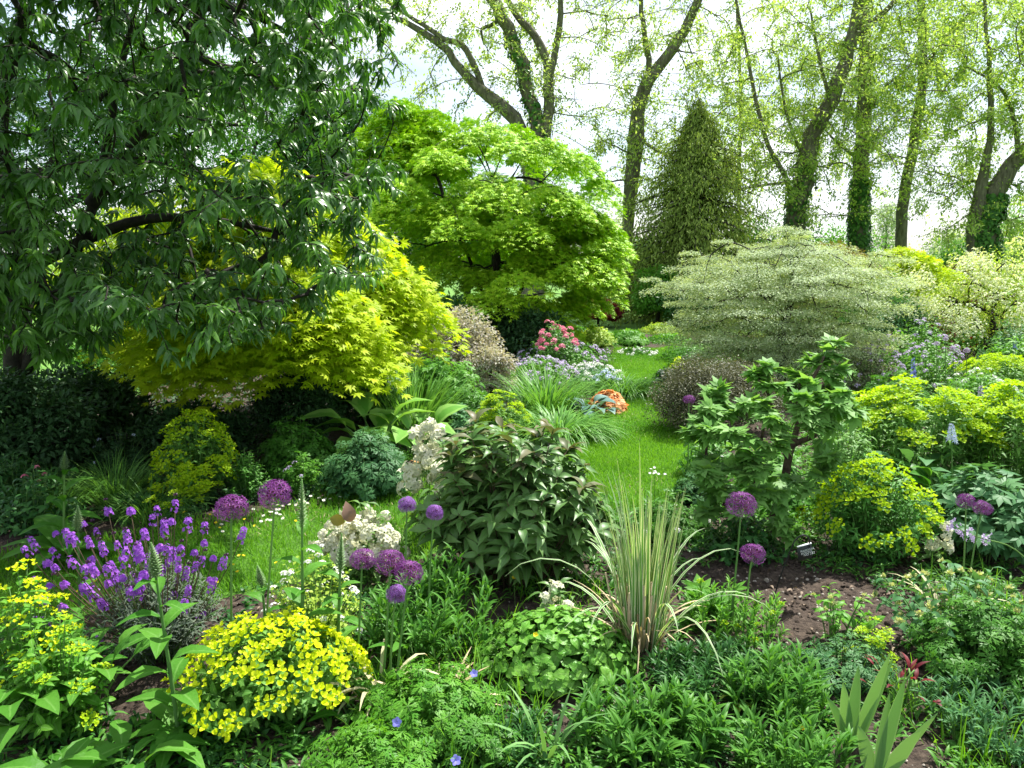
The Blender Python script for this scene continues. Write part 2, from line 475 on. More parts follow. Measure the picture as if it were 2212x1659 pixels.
# ------------------------------------------------------------------ blades (grasses, iris)
def blade_geo(pos, az, tilt, curl, L, W, K=6, fold=.15, pw=1.5):
    N = len(pos)
    t = np.linspace(0, 1, K)[None]
    ang = tilt[:, None] + curl[:, None] * t ** pw
    ds = (L / (K - 1))[:, None]
    am = .5 * (ang[:, 1:] + ang[:, :-1])
    hx = np.concatenate([np.zeros((N, 1)), np.cumsum(np.sin(am) * ds, 1)], 1)
    hz = np.concatenate([np.zeros((N, 1)), np.cumsum(np.cos(am) * ds, 1)], 1)
    dirx, diry = np.cos(az)[:, None], np.sin(az)[:, None]
    c = np.stack([pos[:, 0:1] + hx * dirx, pos[:, 1:2] + hx * diry, pos[:, 2:3] + hz], -1)
    c[..., 2] = np.maximum(c[..., 2], .004)
    sd = np.stack([-np.sin(az), np.cos(az), np.zeros(N)], -1)[:, None]
    wt = W[:, None] * (1 - t ** 2.2) * (.6 + .4 * np.minimum(1, t * 4)) + .0006
    nrm = np.stack([-np.cos(ang) * dirx, -np.cos(ang) * diry, np.sin(ang)], -1)
    l = c - sd * wt[..., None] + nrm * (fold * wt)[..., None]
    r = c + sd * wt[..., None] + nrm * (fold * wt)[..., None]
    V = np.stack([l, c, r], 2)
    b = (np.arange(N) * K * 3)[:, None] + (np.arange(K - 1) * 3)[None]
    b = b.reshape(-1, 1)
    f = np.concatenate([b + np.array([[0, 1, 4, 3]]), b + np.array([[1, 2, 5, 4]])])
    mar = np.tile(np.array([1., 0, 1.]), N * K)
    return V.reshape(-1, 3), [f], dict(rnd=np.repeat(rng.random(N), K * 3), mar=mar)

def blades(name, pos, az, tilt, curl, L, W, mat, parent, K=6, kind=None, pw=1.5, fold=.15):
    V, f, a = blade_geo(pos, az, tilt, curl, L, W, K, fold, pw)
    return mesh(name, V, f, mat, parent, a, True, kind)

def grass_clump(name, label, cat, xy, n, L, W, mat, tilt=(0.02, .5), curl=(.4, 1.6), rad=.08, group=None, K=7, part='foliage', azr=None, pw=1.5):
    root = thing(name, label, cat, (xy[0], xy[1], 0), group)
    az = U(0, 2 * math.pi, n) if azr is None else U(azr[0], azr[1], n)
    r = rad * np.sqrt(U(0, 1, n))
    pos = np.stack([xy[0] + r * np.cos(az), xy[1] + r * np.sin(az), np.zeros(n)], -1)
    k = r / max(rad, 1e-6)
    blades(part, pos, az + U(-.5, .5, n), tilt[0] + (tilt[1] - tilt[0]) * (k * .6 + U(0, .4, n)), U(curl[0], curl[1], n),
           U(L[0], L[1], n), U(W[0], W[1], n), mat, root, K, pw=pw)
    return root

# ------------------------------------------------------------------ leafy clumps on many stems
def clump(name, label, cat, xy, rx, h, n, tm, ls, mat, lps=9, ry=None, t0=.2, group=None, out=.62, droop=.12, base=.3, stem_r=.0025,
          stem_mat='stem', dome=.75, pw=2.0, hj=(.82, 1.06), lift=.0, part='foliage', wide=None, shrink=.35, upz=.6):
    ry = rx if ry is None else ry
    root = thing(name, label, cat, (xy[0], xy[1], 0), group)
    r = np.sqrt(U(0, 1, n)); ph = U(0, 2 * math.pi, n)
    x0, y0 = xy[0], xy[1]
    tip = np.stack([x0 + rx * r * np.cos(ph), y0 + ry * r * np.sin(ph), lift + (h - lift) * (1 - dome * r ** pw) * U(hj[0], hj[1], n)], -1)
    bs = np.stack([x0 + rx * base * r * np.cos(ph), y0 + ry * base * r * np.sin(ph), np.full(n, -.01)], -1)
    ct = np.stack([bs[:, 0] * .55 + tip[:, 0] * .45, bs[:, 1] * .55 + tip[:, 1] * .45, tip[:, 2] * .75], -1) + rng.normal(0, .03 * rx, (n, 3))
    K = 6
    pts = bezier(bs, ct, tip, K)
    tubes('stem', pts, np.linspace(1.3, .6, K)[None] * stem_r * np.ones((n, 1)), stem_mat, root, 4)
    tg_end = norm(pts[:, -1] - pts[:, -2])
    if lps > 0:
        t = np.clip(np.linspace(t0, 1, lps)[None] + rng.normal(0, .03, (n, lps)), 0, .999)
        seg = t * (K - 1); i = np.floor(seg).astype(int); fr = (seg - i)[..., None]
        ar = np.arange(n)[:, None]
        pos = pts[ar, i] * (1 - fr) + pts[ar, i + 1] * fr
        tg = norm(pts[ar, i + 1] - pts[ar, i])
        an = np.arange(lps)[None] * 2.4 + U(0, 6.28, (n, 1)) + rng.normal(0, .3, (n, lps))
        ref = np.stack([np.cos(an), np.sin(an), np.zeros_like(an)], -1)
        side = norm(ref - tg * np.sum(ref * tg, -1, keepdims=True))
        d = norm(tg * (1 - out) + side * out + np.array([0, 0, -droop]) + rng.normal(0, .08, side.shape))
        up = norm(tg + np.array([0, 0, upz]) - side * .1 + rng.normal(0, .12, side.shape))
        sz = ls * (1 - shrink * np.abs(t - .6) / .6) * U(.7, 1.15, t.shape)
        leaves(part, tm, pos.reshape(-1, 3), d.reshape(-1, 3), up.reshape(-1, 3), sz.ravel(), mat, root, wide=wide)
    return root, tip, tg_end

class Proto:
    def __init__(self, data): self.data = data

def proto(name, parts, mat):
    """mesh data only, built round the origin"""
    V, f, a = merge(parts)
    o = mesh(name, V, f, mat, None, a)
    d = o.data
    bpy.data.objects.remove(o)
    return Proto(d)

def sphere_dirs(n, zmin=-1.0):
    z = np.linspace(1, zmin, n) + rng.normal(0, .03, n); z = np.clip(z, -1, 1)
    ph = np.arange(n) * 2.39996
    r = np.sqrt(1 - z * z)
    return np.stack([r * np.cos(ph), r * np.sin(ph), z], -1)

Z1 = np.array([0, 0, 1.0])
def spurge_head(r, n=14, nb=3, el=(.15, .8)):
    """an umbel of cupped bract pairs, radius r"""
    ph = np.arange(n) * 2.4; rr = r * np.sqrt((np.arange(n) + .3) / n)
    c = np.stack([rr * np.cos(ph), rr * np.sin(ph), .28 * r * (1 - (rr / r) ** 2) + rng.normal(0, .1 * r, n)], -1)
    pos = np.repeat(c, nb, 0)
    an = U(0, 6.28, n).repeat(nb) + np.tile(np.arange(nb) * 6.283 / nb, n)
    d = np.stack([np.cos(an), np.sin(an), U(el[0], el[1], n * nb)], -1)
    return [place(BRACT, pos, d, np.tile(Z1, (n * nb, 1)), r * U(.26, .42, n * nb) * (1.25 if n < 10 else 1))]

def floret4(pos, nrm, size, petals=4, tm=ROUND, cup=.25):
    N = len(pos)
    ref = np.where(np.abs(nrm[:, 2:3]) > .9, np.array([1., 0, 0]), Z1)
    a = norm(np.cross(nrm, ref)); b = np.cross(nrm, a)
    an = U(0, 6.28, N)[:, None] + np.arange(petals)[None] * 2 * math.pi / petals
    d = np.cos(an)[..., None] * a[:, None] + np.sin(an)[..., None] * b[:, None] + cup * nrm[:, None]
    s = np.broadcast_to(size, (N,))
    return place(tm, np.repeat(pos, petals, 0), d.reshape(-1, 3), np.repeat(nrm, petals, 0), np.repeat(s, petals), np.repeat(rng.random(N), petals))

SPURGE_BIG = [proto('flower_cluster', spurge_head(.038, 8, 3, (.3, 1.3)), 'spurge_flower') for _ in range(5)]
SPURGE_LIME = [proto('flower_cluster', spurge_head(.05, 16), 'spurge_lime') for _ in range(4)]
SPURGE_SM = [proto('flower_cluster', spurge_head(.042, 9, 3, (.2, 1.1)), 'spurge_lime') for _ in range(4)]
SPURGE_YEL = [proto('flower_cluster', spurge_head(.045, 18, 3, (.1, .9)), 'spurge_lime') for _ in range(3)]

def heads_on(root, name, protos, tips, dirs, scale, most=100, rise=.0, tiltmix=.5):
    off = OFF[root.name]
    idx = np.arange(len(tips))
    if len(idx) > most: idx = rng.choice(idx, most, replace=False)
    for i in idx:
        d = Vector(norm(dirs[i] * tiltmix + Z1 * (1 - tiltmix)))
        q = d.to_track_quat('Z', 'Y')
        s = scale * U(.75, 1.2)
        m = Matrix.Translation(Vector(tips[i] - off) + d * rise) @ q.to_matrix().to_4x4() @ Matrix.Rotation(U(0, 6.28), 4, 'Z') @ Matrix.Scale(s, 4)
        share(protos[int(rng.integers(len(protos)))], name, root, m)

# ------------------------------------------------------------------ branching growth for trees and shrubs
def grow(roots, tips, K=6, arch=.12, jit=.06, pathw=.35):
    """nodes grow from roots (n,3) out to tips (m,3); returns paths (m,K,3) and radius factors (m,K) by number of twigs carried"""
    roots = np.asarray(roots, float)
    pos = [r for r in roots]; par = [-1] * len(roots); plen = [0.0] * len(roots)
    order = np.argsort(np.min(np.linalg.norm(tips[:, None] - roots[None], axis=2), axis=1))
    cap = len(roots) + len(tips) * (K - 1)
    PA = np.zeros((cap, 3)); PL = np.zeros(cap); PAR = np.full(cap, -1); OK = np.zeros(cap, bool)
    n0 = len(roots); PA[:n0] = roots; OK[:n0] = True
    n = n0
    paths = []; ids = []
    for t in order:
        tp = tips[t]
        d = np.linalg.norm(PA[:n] - tp, axis=1) + pathw * PL[:n]
        d[~OK[:n]] = 1e9
        a = int(np.argmin(d))
        A = PA[a]; ln = np.linalg.norm(tp - A)
        c = (A + tp) * .5 + np.array([0, 0, arch * ln]) + rng.normal(0, jit * ln, 3)
        tt_ = np.linspace(0, 1, K)[:, None]
        pth = (1 - tt_) ** 2 * A + 2 * tt_ * (1 - tt_) * c + tt_ ** 2 * tp
        paths.append(pth)
        my = [a]
        for k in range(1, K):
            PA[n] = pth[k]; PL[n] = PL[a] + ln * k / (K - 1); PAR[n] = my[-1]
            OK[n] = k < K - 1
            my.append(n); n += 1
        ids.append(my)
    cnt = np.zeros(n)
    for my in ids: cnt[my[-1]] += 1
    for i in range(n - 1, n0 - 1, -1):
        cnt[PAR[i]] += cnt[i]
    ids = np.array(ids)
    rf = cnt[ids] ** .45
    rf[:, 0] = np.minimum(rf[:, 0], rf[:, 1] * 1.15)
    return np.array(paths), rf

def twig_leaves(paths, nl, t0, tm, size, droop=.4, out=.7, upmix=1.0, jitter=.15):
    m, K, _ = paths.shape
    t = np.clip(np.linspace(t0, 1, nl)[None] + rng.normal(0, .04, (m, nl)), 0, .999)
    seg = t * (K - 1); i = np.floor(seg).astype(int); fr = (seg - i)[..., None]
    ar = np.arange(m)[:, None]
    pos = paths[ar, i] * (1 - fr) + paths[ar, i + 1] * fr
    tg = norm(paths[ar, i + 1] - paths[ar, i])
    hor = norm(np.cross(tg, Z1) + 1e-5)
    sg = np.where(np.arange(nl) % 2 == 0, 1.0, -1.0)[None, :, None]
    d = norm(tg * (1 - out) + hor * sg * out * U(.5, 1.2, (m, nl, 1)) - Z1 * droop * U(.4, 1.3, (m, nl, 1)) + rng.normal(0, jitter, tg.shape))
    up = norm(Z1 * upmix + rng.normal(0, .35, tg.shape) + tg * .3)
    return tm, pos.reshape(-1, 3), d.reshape(-1, 3), up.reshape(-1, 3), size * U(.65, 1.15, m * nl)

def pad_leaves(cent, pr, per, centre, size, flat=.18, dr=.35, outw=.8, tiltdown=.25):
    """flat drooping sprays: leaves in discs round cent (m,3)"""
    m = len(cent)
    ph = U(0, 6.283, (m, per)); r = np.sqrt(U(0, 1, (m, per)))
    prr = np.broadcast_to(np.asarray(pr, float), (m,))[:, None]
    o = norm((cent - centre) * np.array([1, 1, 0]))
    x = prr * r * np.cos(ph); y = prr * r * np.sin(ph)
    pos = cent[:, None] + np.stack([x, y, -dr * prr * r ** 2 + rng.normal(0, flat, (m, per)) * prr], -1)
    # sprays slope down away from the middle of the crown
    pos[..., 2] -= tiltdown * (x * o[:, None, 0] + y * o[:, None, 1])
    rad = np.stack([np.cos(ph), np.sin(ph), np.zeros_like(ph)], -1)
    d = norm(rad * r[..., None] + o[:, None] * outw + np.array([0, 0, -.28]) + rng.normal(0, .3, pos.shape))
    up = norm(Z1 + o[:, None] * .3 + rng.normal(0, .38, pos.shape))
    return pos.reshape(-1, 3), d.reshape(-1, 3), up.reshape(-1, 3), size * U(.65, 1.2, m * per)

# ================================================================== THE SETTING
# lawn path: centre line (x, y, half width)
LAWN = spline([(-4.2, 3.35, .35), (-2.6, 3.6, .42), (-1.5, 4.1, .58), (-.2, 4.9, .62), (.75, 5.55, .62), (1.06, 6.3, .55), (1.08, 7.3, .42), (1.38, 8.9, .30),
               (1.72, 10.4, .32), (2.0, 12.0, .42), (2.3, 13.8, .4)], 90)
def lawn_dist(x, y):
    """signed distance-like: < 0 inside the lawn"""
    x = np.asarray(x); y = np.asarray(y)
    d = np.hypot(x[..., None] - LAWN[:, 0], y[..., None] - LAWN[:, 1]) - LAWN[:, 2]
    return d.min(-1)

def wavy(x, y, f, seed):
    r = np.random.default_rng(seed)
    z = 0
    for k in range(5):
        a = r.uniform(0, 6.28); fr = f * 1.8 ** k
        z = z + np.sin((x * math.cos(a) + y * math.sin(a)) * fr + r.uniform(0, 6.28)) / 1.5 ** k
    return z / 2.2

# the ground to the horizon
n = 40
gx = np.sinh(np.linspace(-5.2, 5.2, n)) * 10; gy = np.sinh(np.linspace(-5.2, 5.2, n)) * 10
X, Y = np.meshgrid(gx, gy, indexing='ij')
V = np.stack([X.ravel(), Y.ravel(), np.full(X.size, -.06)], -1)
ii, jj = np.meshgrid(np.arange(n - 1), np.arange(n - 1), indexing='ij')
a = (ii * n + jj).ravel()
mesh('ground', V, [np.stack([a, a + n, a + n + 1, a + 1], -1)], 'ground', kind='structure')

# the soil of the flower beds
nx, ny = 420, 420
X, Y = np.meshgrid(np.linspace(-4.6, 8.5, nx), .6 + 16.4 * np.linspace(0, 1, ny) ** 1.5, indexing='ij')
ld = lawn_dist(X, Y)
Z = .012 * wavy(X, Y, 2.2, 3) + .011 * wavy(X, Y, 14, 4) + .006 * wavy(X, Y, 40, 5) + rng.normal(0, .0035, X.shape)
edge = np.minimum.reduce([X + 4.6, 8.5 - X, Y - .6, 17.0 - Y])
Z = np.where(ld < .03, -.02, Z) - .05 * np.clip(1 - edge / .4, 0, 1)
a = (np.arange(nx - 1)[:, None] * ny + np.arange(ny - 1)[None]).ravel()
mesh('flower_bed_ground', np.stack([X.ravel(), Y.ravel(), Z.ravel()], -1), [np.stack([a, a + ny, a + ny + 1, a + 1], -1)], 'soil', kind='structure')

# turf under the grass
nc = 13
tgt = norm(np.gradient(LAWN[:, :2], axis=0)); nr = np.stack([-tgt[:, 1], tgt[:, 0]], -1)
u = np.linspace(-1, 1, nc)
hw = LAWN[:, 2] * (1 + .06 * np.sin(np.arange(90) * 1.3) + .05 * np.sin(np.arange(90) * 2.9))
XY = LAWN[:, None, :2] + nr[:, None] * (u[None, :, None] * hw[:, None, None])
Zl = .004 + .004 * wavy(XY[..., 0], XY[..., 1], 5, 8) - .03 * (np.abs(u)[None] > .99)
V = np.concatenate([XY, Zl[..., None]], -1).reshape(-1, 3)
a = (np.arange(89)[:, None] * nc + np.arange(nc - 1)[None]).ravel()
mesh('lawn_path', V, [np.stack([a, a + 1, a + nc + 1, a + nc], -1)], 'lawn', kind='structure')

# grass blades on it
k = rng.choice(90, 110000, p=(hw / hw.sum()))
uu = U(-1.02, 1.02, len(k))
g = LAWN[k, :2] + nr[k] * (uu * hw[k])[:, None] + rng.normal(0, .05, (len(k), 2))
tall = np.where(np.abs(uu) > .9, 1.9, 1.0)
blades('lawn_grass', np.concatenate([g, np.full((len(k), 1), .015)], -1), U(0, 6.28, len(k)), U(.05, .7, len(k)), U(.0, .9, len(k)),
       U(.018, .042, len(k)) * tall, U(.0011, .0022, len(k)), 'grass', None, 3, kind='stuff')['label'] = 'short bright green lawn grass'
GR = bpy.data.objects['lawn_grass'].data.attributes['rnd'].data
GR.foreach_set('value', np.repeat(np.clip(  .45 + .5 * wavy(g[:, 0], g[:, 1], 2.6, 21) + rng.normal(0, .22, len(k)), 0, 1), 9).astype(np.float32))

# ------------------------------------------------------------------ litter and pebbles on the bare soil
def on_soil(n, x0, x1, y0, y1):
    x = U(x0, x1, n); y = U(y0, y1, n)
    ok = lawn_dist(x, y) > .06
    x, y = x[ok], y[ok]
    return np.stack([x, y, .012 * wavy(x, y, 2.2, 3) + .011 * wavy(x, y, 14, 4) + .006], -1)
p = np.concatenate([on_soil(1500, -2.5, 3.2, 2.0, 5.2), on_soil(800, .6, 2.6, 2.2, 4.2)])
nn = len(p)
an = U(0, 6.28, nn)
leaves('leaf_litter', t_leaf([(.3, .22), (.7, .18)], .3, .3), p + [0, 0, .008], np.stack([np.cos(an), np.sin(an), U(-.1, .3, nn)], -1),
       norm(Z1 + rng.normal(0, .5, (nn, 3))), U(.008, .05, nn) ** 1.15, 'litter', None, kind='stuff')['label'] = 'dead leaves and bits of straw lying on the bare soil'
p = np.concatenate([on_soil(600, -1.6, 3.0, 2.1, 4.8), on_soil(450, .8, 2.4, 2.2, 3.8)])
ico = []
v0 = sphere_dirs(14)
from mathutils.geometry import delaunay_2d_cdt
ph = np.linspace(0, 2 * math.pi, 7)[:-1]
pv = np.concatenate([[[0, 0, .7]], np.stack([np.cos(ph) * .75, np.sin(ph) * .75, np.full(6, .35)], -1), np.stack([np.cos(ph + .5), np.sin(ph + .5), np.full(6, -.2)], -1)])
pf3 = [(0, 1 + i, 1 + (i + 1) % 6) for i in range(6)] + [(1 + i, 7 + i, 1 + (i + 1) % 6) for i in range(6)] + [(1 + (i + 1) % 6, 7 + i, 7 + (i + 1) % 6) for i in range(6)]
PEB = T(pv, pf3, np.zeros(13))
an = U(0, 6.28, len(p))
leaves('pebble_gravel', PEB, p, np.stack([np.cos(an), np.sin(an), U(-.3, .3, len(p))], -1), norm(Z1 + rng.normal(0, .3, (len(p), 3))),
       U(.002, .009, len(p)) * np.where(rng.random(len(p)) < .06, 1.9, 1), 'stone', None, kind='stuff')['label'] = 'small pale stones scattered over the bare soil'

# ================================================================== TREES
# ---- tall spring trees at the back; limbs given as (px, py, depth, width in px)
def tall_tree(label, trunk, limbs, leaf_n, spread=1.5, tm=DIAM, size=.12, mat='tree_leaf', bark='bark', trunk_pale=None, ivy=0, ivy_h=(0, 3), hang=.35, sub=70, name='tall_tree', zlo=3.0, group=None):
    b = spot(trunk[0][0], trunk[0][2])
    root = thing(name, label, 'tree', b, group)
    def poly(spec, K, ground=False):
        q = np.array([P(a, bb, c) for a, bb, c, _ in spec])
        r = np.array([wid(ww * .92, c) / 2 for _, _, c, ww in spec])
        if ground:
            q = np.concatenate([[np.array([b[0], b[1], -.05])], q[1:]]) if q[0, 2] < .5 else np.concatenate([[np.array([q[0, 0], b[1], -.05])], q])
            if len(q) != len(r): r = np.concatenate([[r[0] * 1.15], r])
        sp_ = spline(np.concatenate([q, r[:, None]], 1), K)
        sp_[1:-1, :3] += rng.normal(0, .012 * r.max() * 6, (K - 2, 3))
        return sp_[:, :3], np.maximum(sp_[:, 3], .01)
    tp, tr_ = poly(trunk, 26, True)
    tr_ = tr_.copy(); tr_[0] *= 1.35; tr_[1] *= 1.12
    tobj = tubes('trunk', tp[None], tr_[None], bark, root, 14)
    allp = [tp[tp[:, 2] > zlo]]; 
    for i, lm in enumerate(limbs):
        lp, lr = poly(lm, 18)
        tubes('limb', lp[None], lr[None], trunk_pale if (trunk_pale and i == 0) else bark, tobj, 10)
        allp.append(lp)
    nodes = np.concatenate(allp)
    sub = int(sub * 2.3)
    tips = nodes[rng.integers(len(nodes), size=sub)] + rng.normal(0, spread, (sub, 3)) * np.array([1, .8, .75]) + np.array([0, 0, .2])
    tips = tips[tips[:, 2] > zlo - .6]
    paths, rf = grow(nodes, tips, 6, .10, .10, .2)
    twigs = tube_geo(paths, rf * .0068, 4)
    leaf_n = int(leaf_n * 4.0)
    per = leaf_n // len(tips)
    tm_, pos, d, up, sz = twig_leaves(paths, per, .25, tm, size, droop=.5, out=.75, jitter=.3)
    pos = pos + rng.normal(0, .10, pos.shape)
    # leaves close to trunk and limbs as well
    ex = nodes[rng.integers(len(nodes), size=leaf_n // 22)] + rng.normal(0, .22, (leaf_n // 22, 3))
    pos = np.concatenate([pos, ex]); d = np.concatenate([d, norm(rng.normal(0, 1, ex.shape) - Z1 * .4)])
    up = np.concatenate([up, norm(Z1 + rng.normal(0, .6, ex.shape))]); sz = np.concatenate([sz, size * U(.6, 1.1, len(ex))])
    V, f, a = merge([place(tm, pos, d, up, sz), twigs])
    mesh('crown', V, f, [mat, bark], root, a)
    if ivy:
        zz = U(ivy_h[0], ivy_h[1], ivy)
        kk = np.argmin(np.abs(tp[None, :, 2] - zz[:, None]), 1)
        an = U(0, 6.28, ivy)
        rr = tr_[kk] * U(.95, 1.3, ivy)
        pos = np.stack([tp[kk, 0] + rr * np.cos(an), tp[kk, 1] + rr * np.sin(an), zz], -1)
        o = np.stack([np.cos(an), np.sin(an), np.zeros(ivy)], -1)
        leaves('ivy', HEART, pos, norm(-Z1 + o * .5 + rng.normal(0, .4, o.shape)), norm(o + Z1 * .4), U(.07, .14, ivy), 'ivy', root)
    return root

tall_tree('multi-stemmed tall tree rising behind the bright green maple, one limb smooth and pale',
          [(1150, 660, 22, 52), (1150, 420, 22, 46), (1162, 275, 22, 34), (1140, 200, 22, 30), (1122, 130, 22, 30), (1085, 40, 21.8, 28), (1040, -60, 21.5, 24), (1000, -200, 21.5, 16)],
          [[(1150, 430, 22, 36), (1125, 275, 22, 34), (1060, 215, 22, 28), (995, 150, 22, 20), (950, 95, 22, 17), (870, 45, 22, 12), (780, 5, 22, 8), (680, -60, 22, 5)],
           [(1160, 420, 22, 30), (1180, 275, 22, 26), (1186, 200, 22, 24), (1180, 130, 22, 20), (1150, 70, 22, 17), (1110, 25, 22, 14), (1070, -60, 22, 9)],
           [(1184, 180, 22, 18), (1200, 110, 22, 16), (1210, 40, 22, 14), (1212, -50, 22, 10), (1230, -160, 22, 6)],
           [(1050, 205, 22, 15), (1005, 105, 22, 14), (960, 85, 22, 12), (900, 45, 22, 9), (830, 0, 22, 6)],
           [(1085, 40, 22, 9), (1060, 55, 22, 8), (1040, 65, 22, 7), (1045, 95, 22, 4)]],
          3400, 1.5, sub=150, trunk_pale=None, ivy=500, ivy_h=(3.2, 7.5))
tall_tree('tall tree with a forked straight trunk standing at the end of the grass path',
          [(1348, 672, 24.6, 30), (1352, 540, 24.6, 27), (1362, 400, 24.6, 29), (1374, 280, 24.6, 31), (1388, 200, 24.6, 30), (1425, 140, 24.6, 26), (1460, 95, 24.6, 24), (1495, 30, 24.6, 20), (1525, -50, 24.6, 15), (1560, -170, 24.6, 8)],
          [[(1392, 190, 24.6, 18), (1402, 140, 24.6, 14), (1393, 80, 24.6, 12), (1385, 10, 24.6, 10), (1380, -120, 24.6, 5)],
           [(1380, 300, 24.5, 8), (1440, 335, 23.5, 6), (1500, 345, 22.5, 4), (1560, 380, 22, 3)],
           [(1386, 260, 24.5, 12), (1384, 310, 24.5, 15), (1378, 360, 24.5, 13), (1370, 430, 24.5, 9), (1365, 470, 24.5, 5)]],
          4300, 1.5, sub=170, zlo=3.6)
tall_tree('tall tree with a thick leaning trunk and one long thin branch, in light spring leaf',
          [(1712, 640, 24, 52), (1718, 480, 24, 44), (1735, 390, 24, 42), (1752, 300, 24, 38), (1800, 210, 24, 33), (1830, 110, 24, 30), (1850, 30, 24, 24), (1870, -100, 24, 14)],
          [[(1712, 450, 24, 12), (1698, 385, 24, 12), (1662, 320, 24, 10), (1636, 230, 24, 9), (1612, 110, 24, 7), (1590, 0, 24, 6), (1570, -120, 24, 3)],
           [(1822, 130, 24, 20), (1860, 70, 24, 16), (1900, 35, 24, 13), (1945, -15, 24, 10), (2000, -110, 24, 5)],
           [(1735, 390, 24, 9), (1650, 400, 23, 6), (1570, 410, 22, 5), (1480, 390, 21.5, 3)], [(1745, 360, 24, 8), (1700, 250, 23, 6), (1680, 120, 22.5, 4)],
           [(1740, 330, 24, 10), (1790, 235, 23.5, 9), (1770, 130, 23, 7), (1750, 20, 23, 4)]],
          6800, 1.7, sub=230, mat='tree_leaf2', zlo=3.0, ivy=500, ivy_h=(1.5, 4.5))
tall_tree('straight tall tree whose trunk is wrapped in dark ivy near its foot',
          [(1853, 640, 26, 42), (1855, 520, 26, 40), (1858, 400, 26, 36), (1866, 250, 26, 32), (1868, 120, 26, 28), (1872, 0, 26, 22), (1878, -150, 26, 10)],
          [[(1866, 260, 26, 9), (1910, 190, 26, 7), (1960, 150, 26, 4)], [(1860, 350, 26, 8), (1800, 300, 26, 5), (1760, 250, 26, 3)]],
          4600, 1.5, sub=150, mat='tree_leaf2', ivy=2400, ivy_h=(.1, 4.2), zlo=3.0)
tall_tree('slim bare-footed grey trunk between the ivied trees, leafy higher up',
          [(1944, 640, 27, 26), (1946, 520, 27, 26), (1952, 430, 27, 25), (1972, 320, 27, 23), (1990, 200, 27, 21), (1993, 100, 27, 19), (1990, 0, 27, 16), (1985, -150, 27, 8)],
          [[(1992, 160, 27, 12), (2040, 80, 27, 9), (2090, 35, 27, 7), (2150, -40, 27, 4)]],
          4200, 1.5, sub=150, mat='tree_leaf2', zlo=4.0)
tall_tree('ivy covered twin-trunked tree whose heavy limb bends to one side behind the white-edged shrub',
          [(2128, 640, 22, 66), (2128, 540, 22, 60), (2140, 450, 22, 48), (2172, 380, 22, 40), (2215, 330, 22, 34), (2290, 250, 22, 28), (2360, 120, 22, 20), (2400, -40, 22, 10)],
          [[(2105, 560, 22, 36), (2108, 470, 22, 34), (2120, 400, 22, 26), (2135, 320, 22, 16), (2140, 200, 22, 12), (2130, 60, 22, 8), (2120, -80, 22, 4)],
           [(2200, 340, 22, 12), (2190, 260, 22, 10), (2160, 190, 22, 6), (2080, 140, 22, 4)],
           [(2260, 280, 22, 12), (2240, 160, 21, 9), (2200, 60, 21, 5)]],
          8000, 1.6, sub=240, mat='tree_leaf2', ivy=2600, ivy_h=(.1, 3.4), zlo=2.4)
tall_tree('thin young tree reaching up behind the dark conifer',
          [(1598, 640, 30, 10), (1596, 400, 30, 9), (1600, 200, 30, 7), (1590, 0, 30, 5), (1580, -120, 30, 3)], [[(1597, 300, 30, 5), (1640, 200, 30, 3)]],
          2600, 1.9, sub=90, zlo=3.2, size=.14)
# far pale trees on the skyline
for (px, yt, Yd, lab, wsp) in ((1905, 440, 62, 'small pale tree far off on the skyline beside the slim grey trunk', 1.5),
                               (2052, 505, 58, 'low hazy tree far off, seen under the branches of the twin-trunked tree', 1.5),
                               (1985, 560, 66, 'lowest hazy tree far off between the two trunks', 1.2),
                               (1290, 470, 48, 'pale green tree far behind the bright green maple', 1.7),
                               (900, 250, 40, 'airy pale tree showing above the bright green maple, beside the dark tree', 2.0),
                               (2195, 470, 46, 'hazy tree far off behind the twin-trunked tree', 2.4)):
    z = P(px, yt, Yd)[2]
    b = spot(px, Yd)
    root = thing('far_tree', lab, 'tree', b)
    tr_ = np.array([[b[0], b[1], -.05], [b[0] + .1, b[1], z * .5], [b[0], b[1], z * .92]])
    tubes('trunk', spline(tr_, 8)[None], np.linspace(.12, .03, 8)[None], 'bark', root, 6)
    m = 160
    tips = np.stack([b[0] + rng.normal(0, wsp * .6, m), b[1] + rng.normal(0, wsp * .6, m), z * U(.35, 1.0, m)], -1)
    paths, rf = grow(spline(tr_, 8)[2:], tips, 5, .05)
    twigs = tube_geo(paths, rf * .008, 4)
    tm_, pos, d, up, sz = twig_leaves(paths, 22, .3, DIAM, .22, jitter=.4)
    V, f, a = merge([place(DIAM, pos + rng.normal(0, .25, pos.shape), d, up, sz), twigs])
    mesh('crown', V, f, ['far_leaf', 'bark'], root, a)

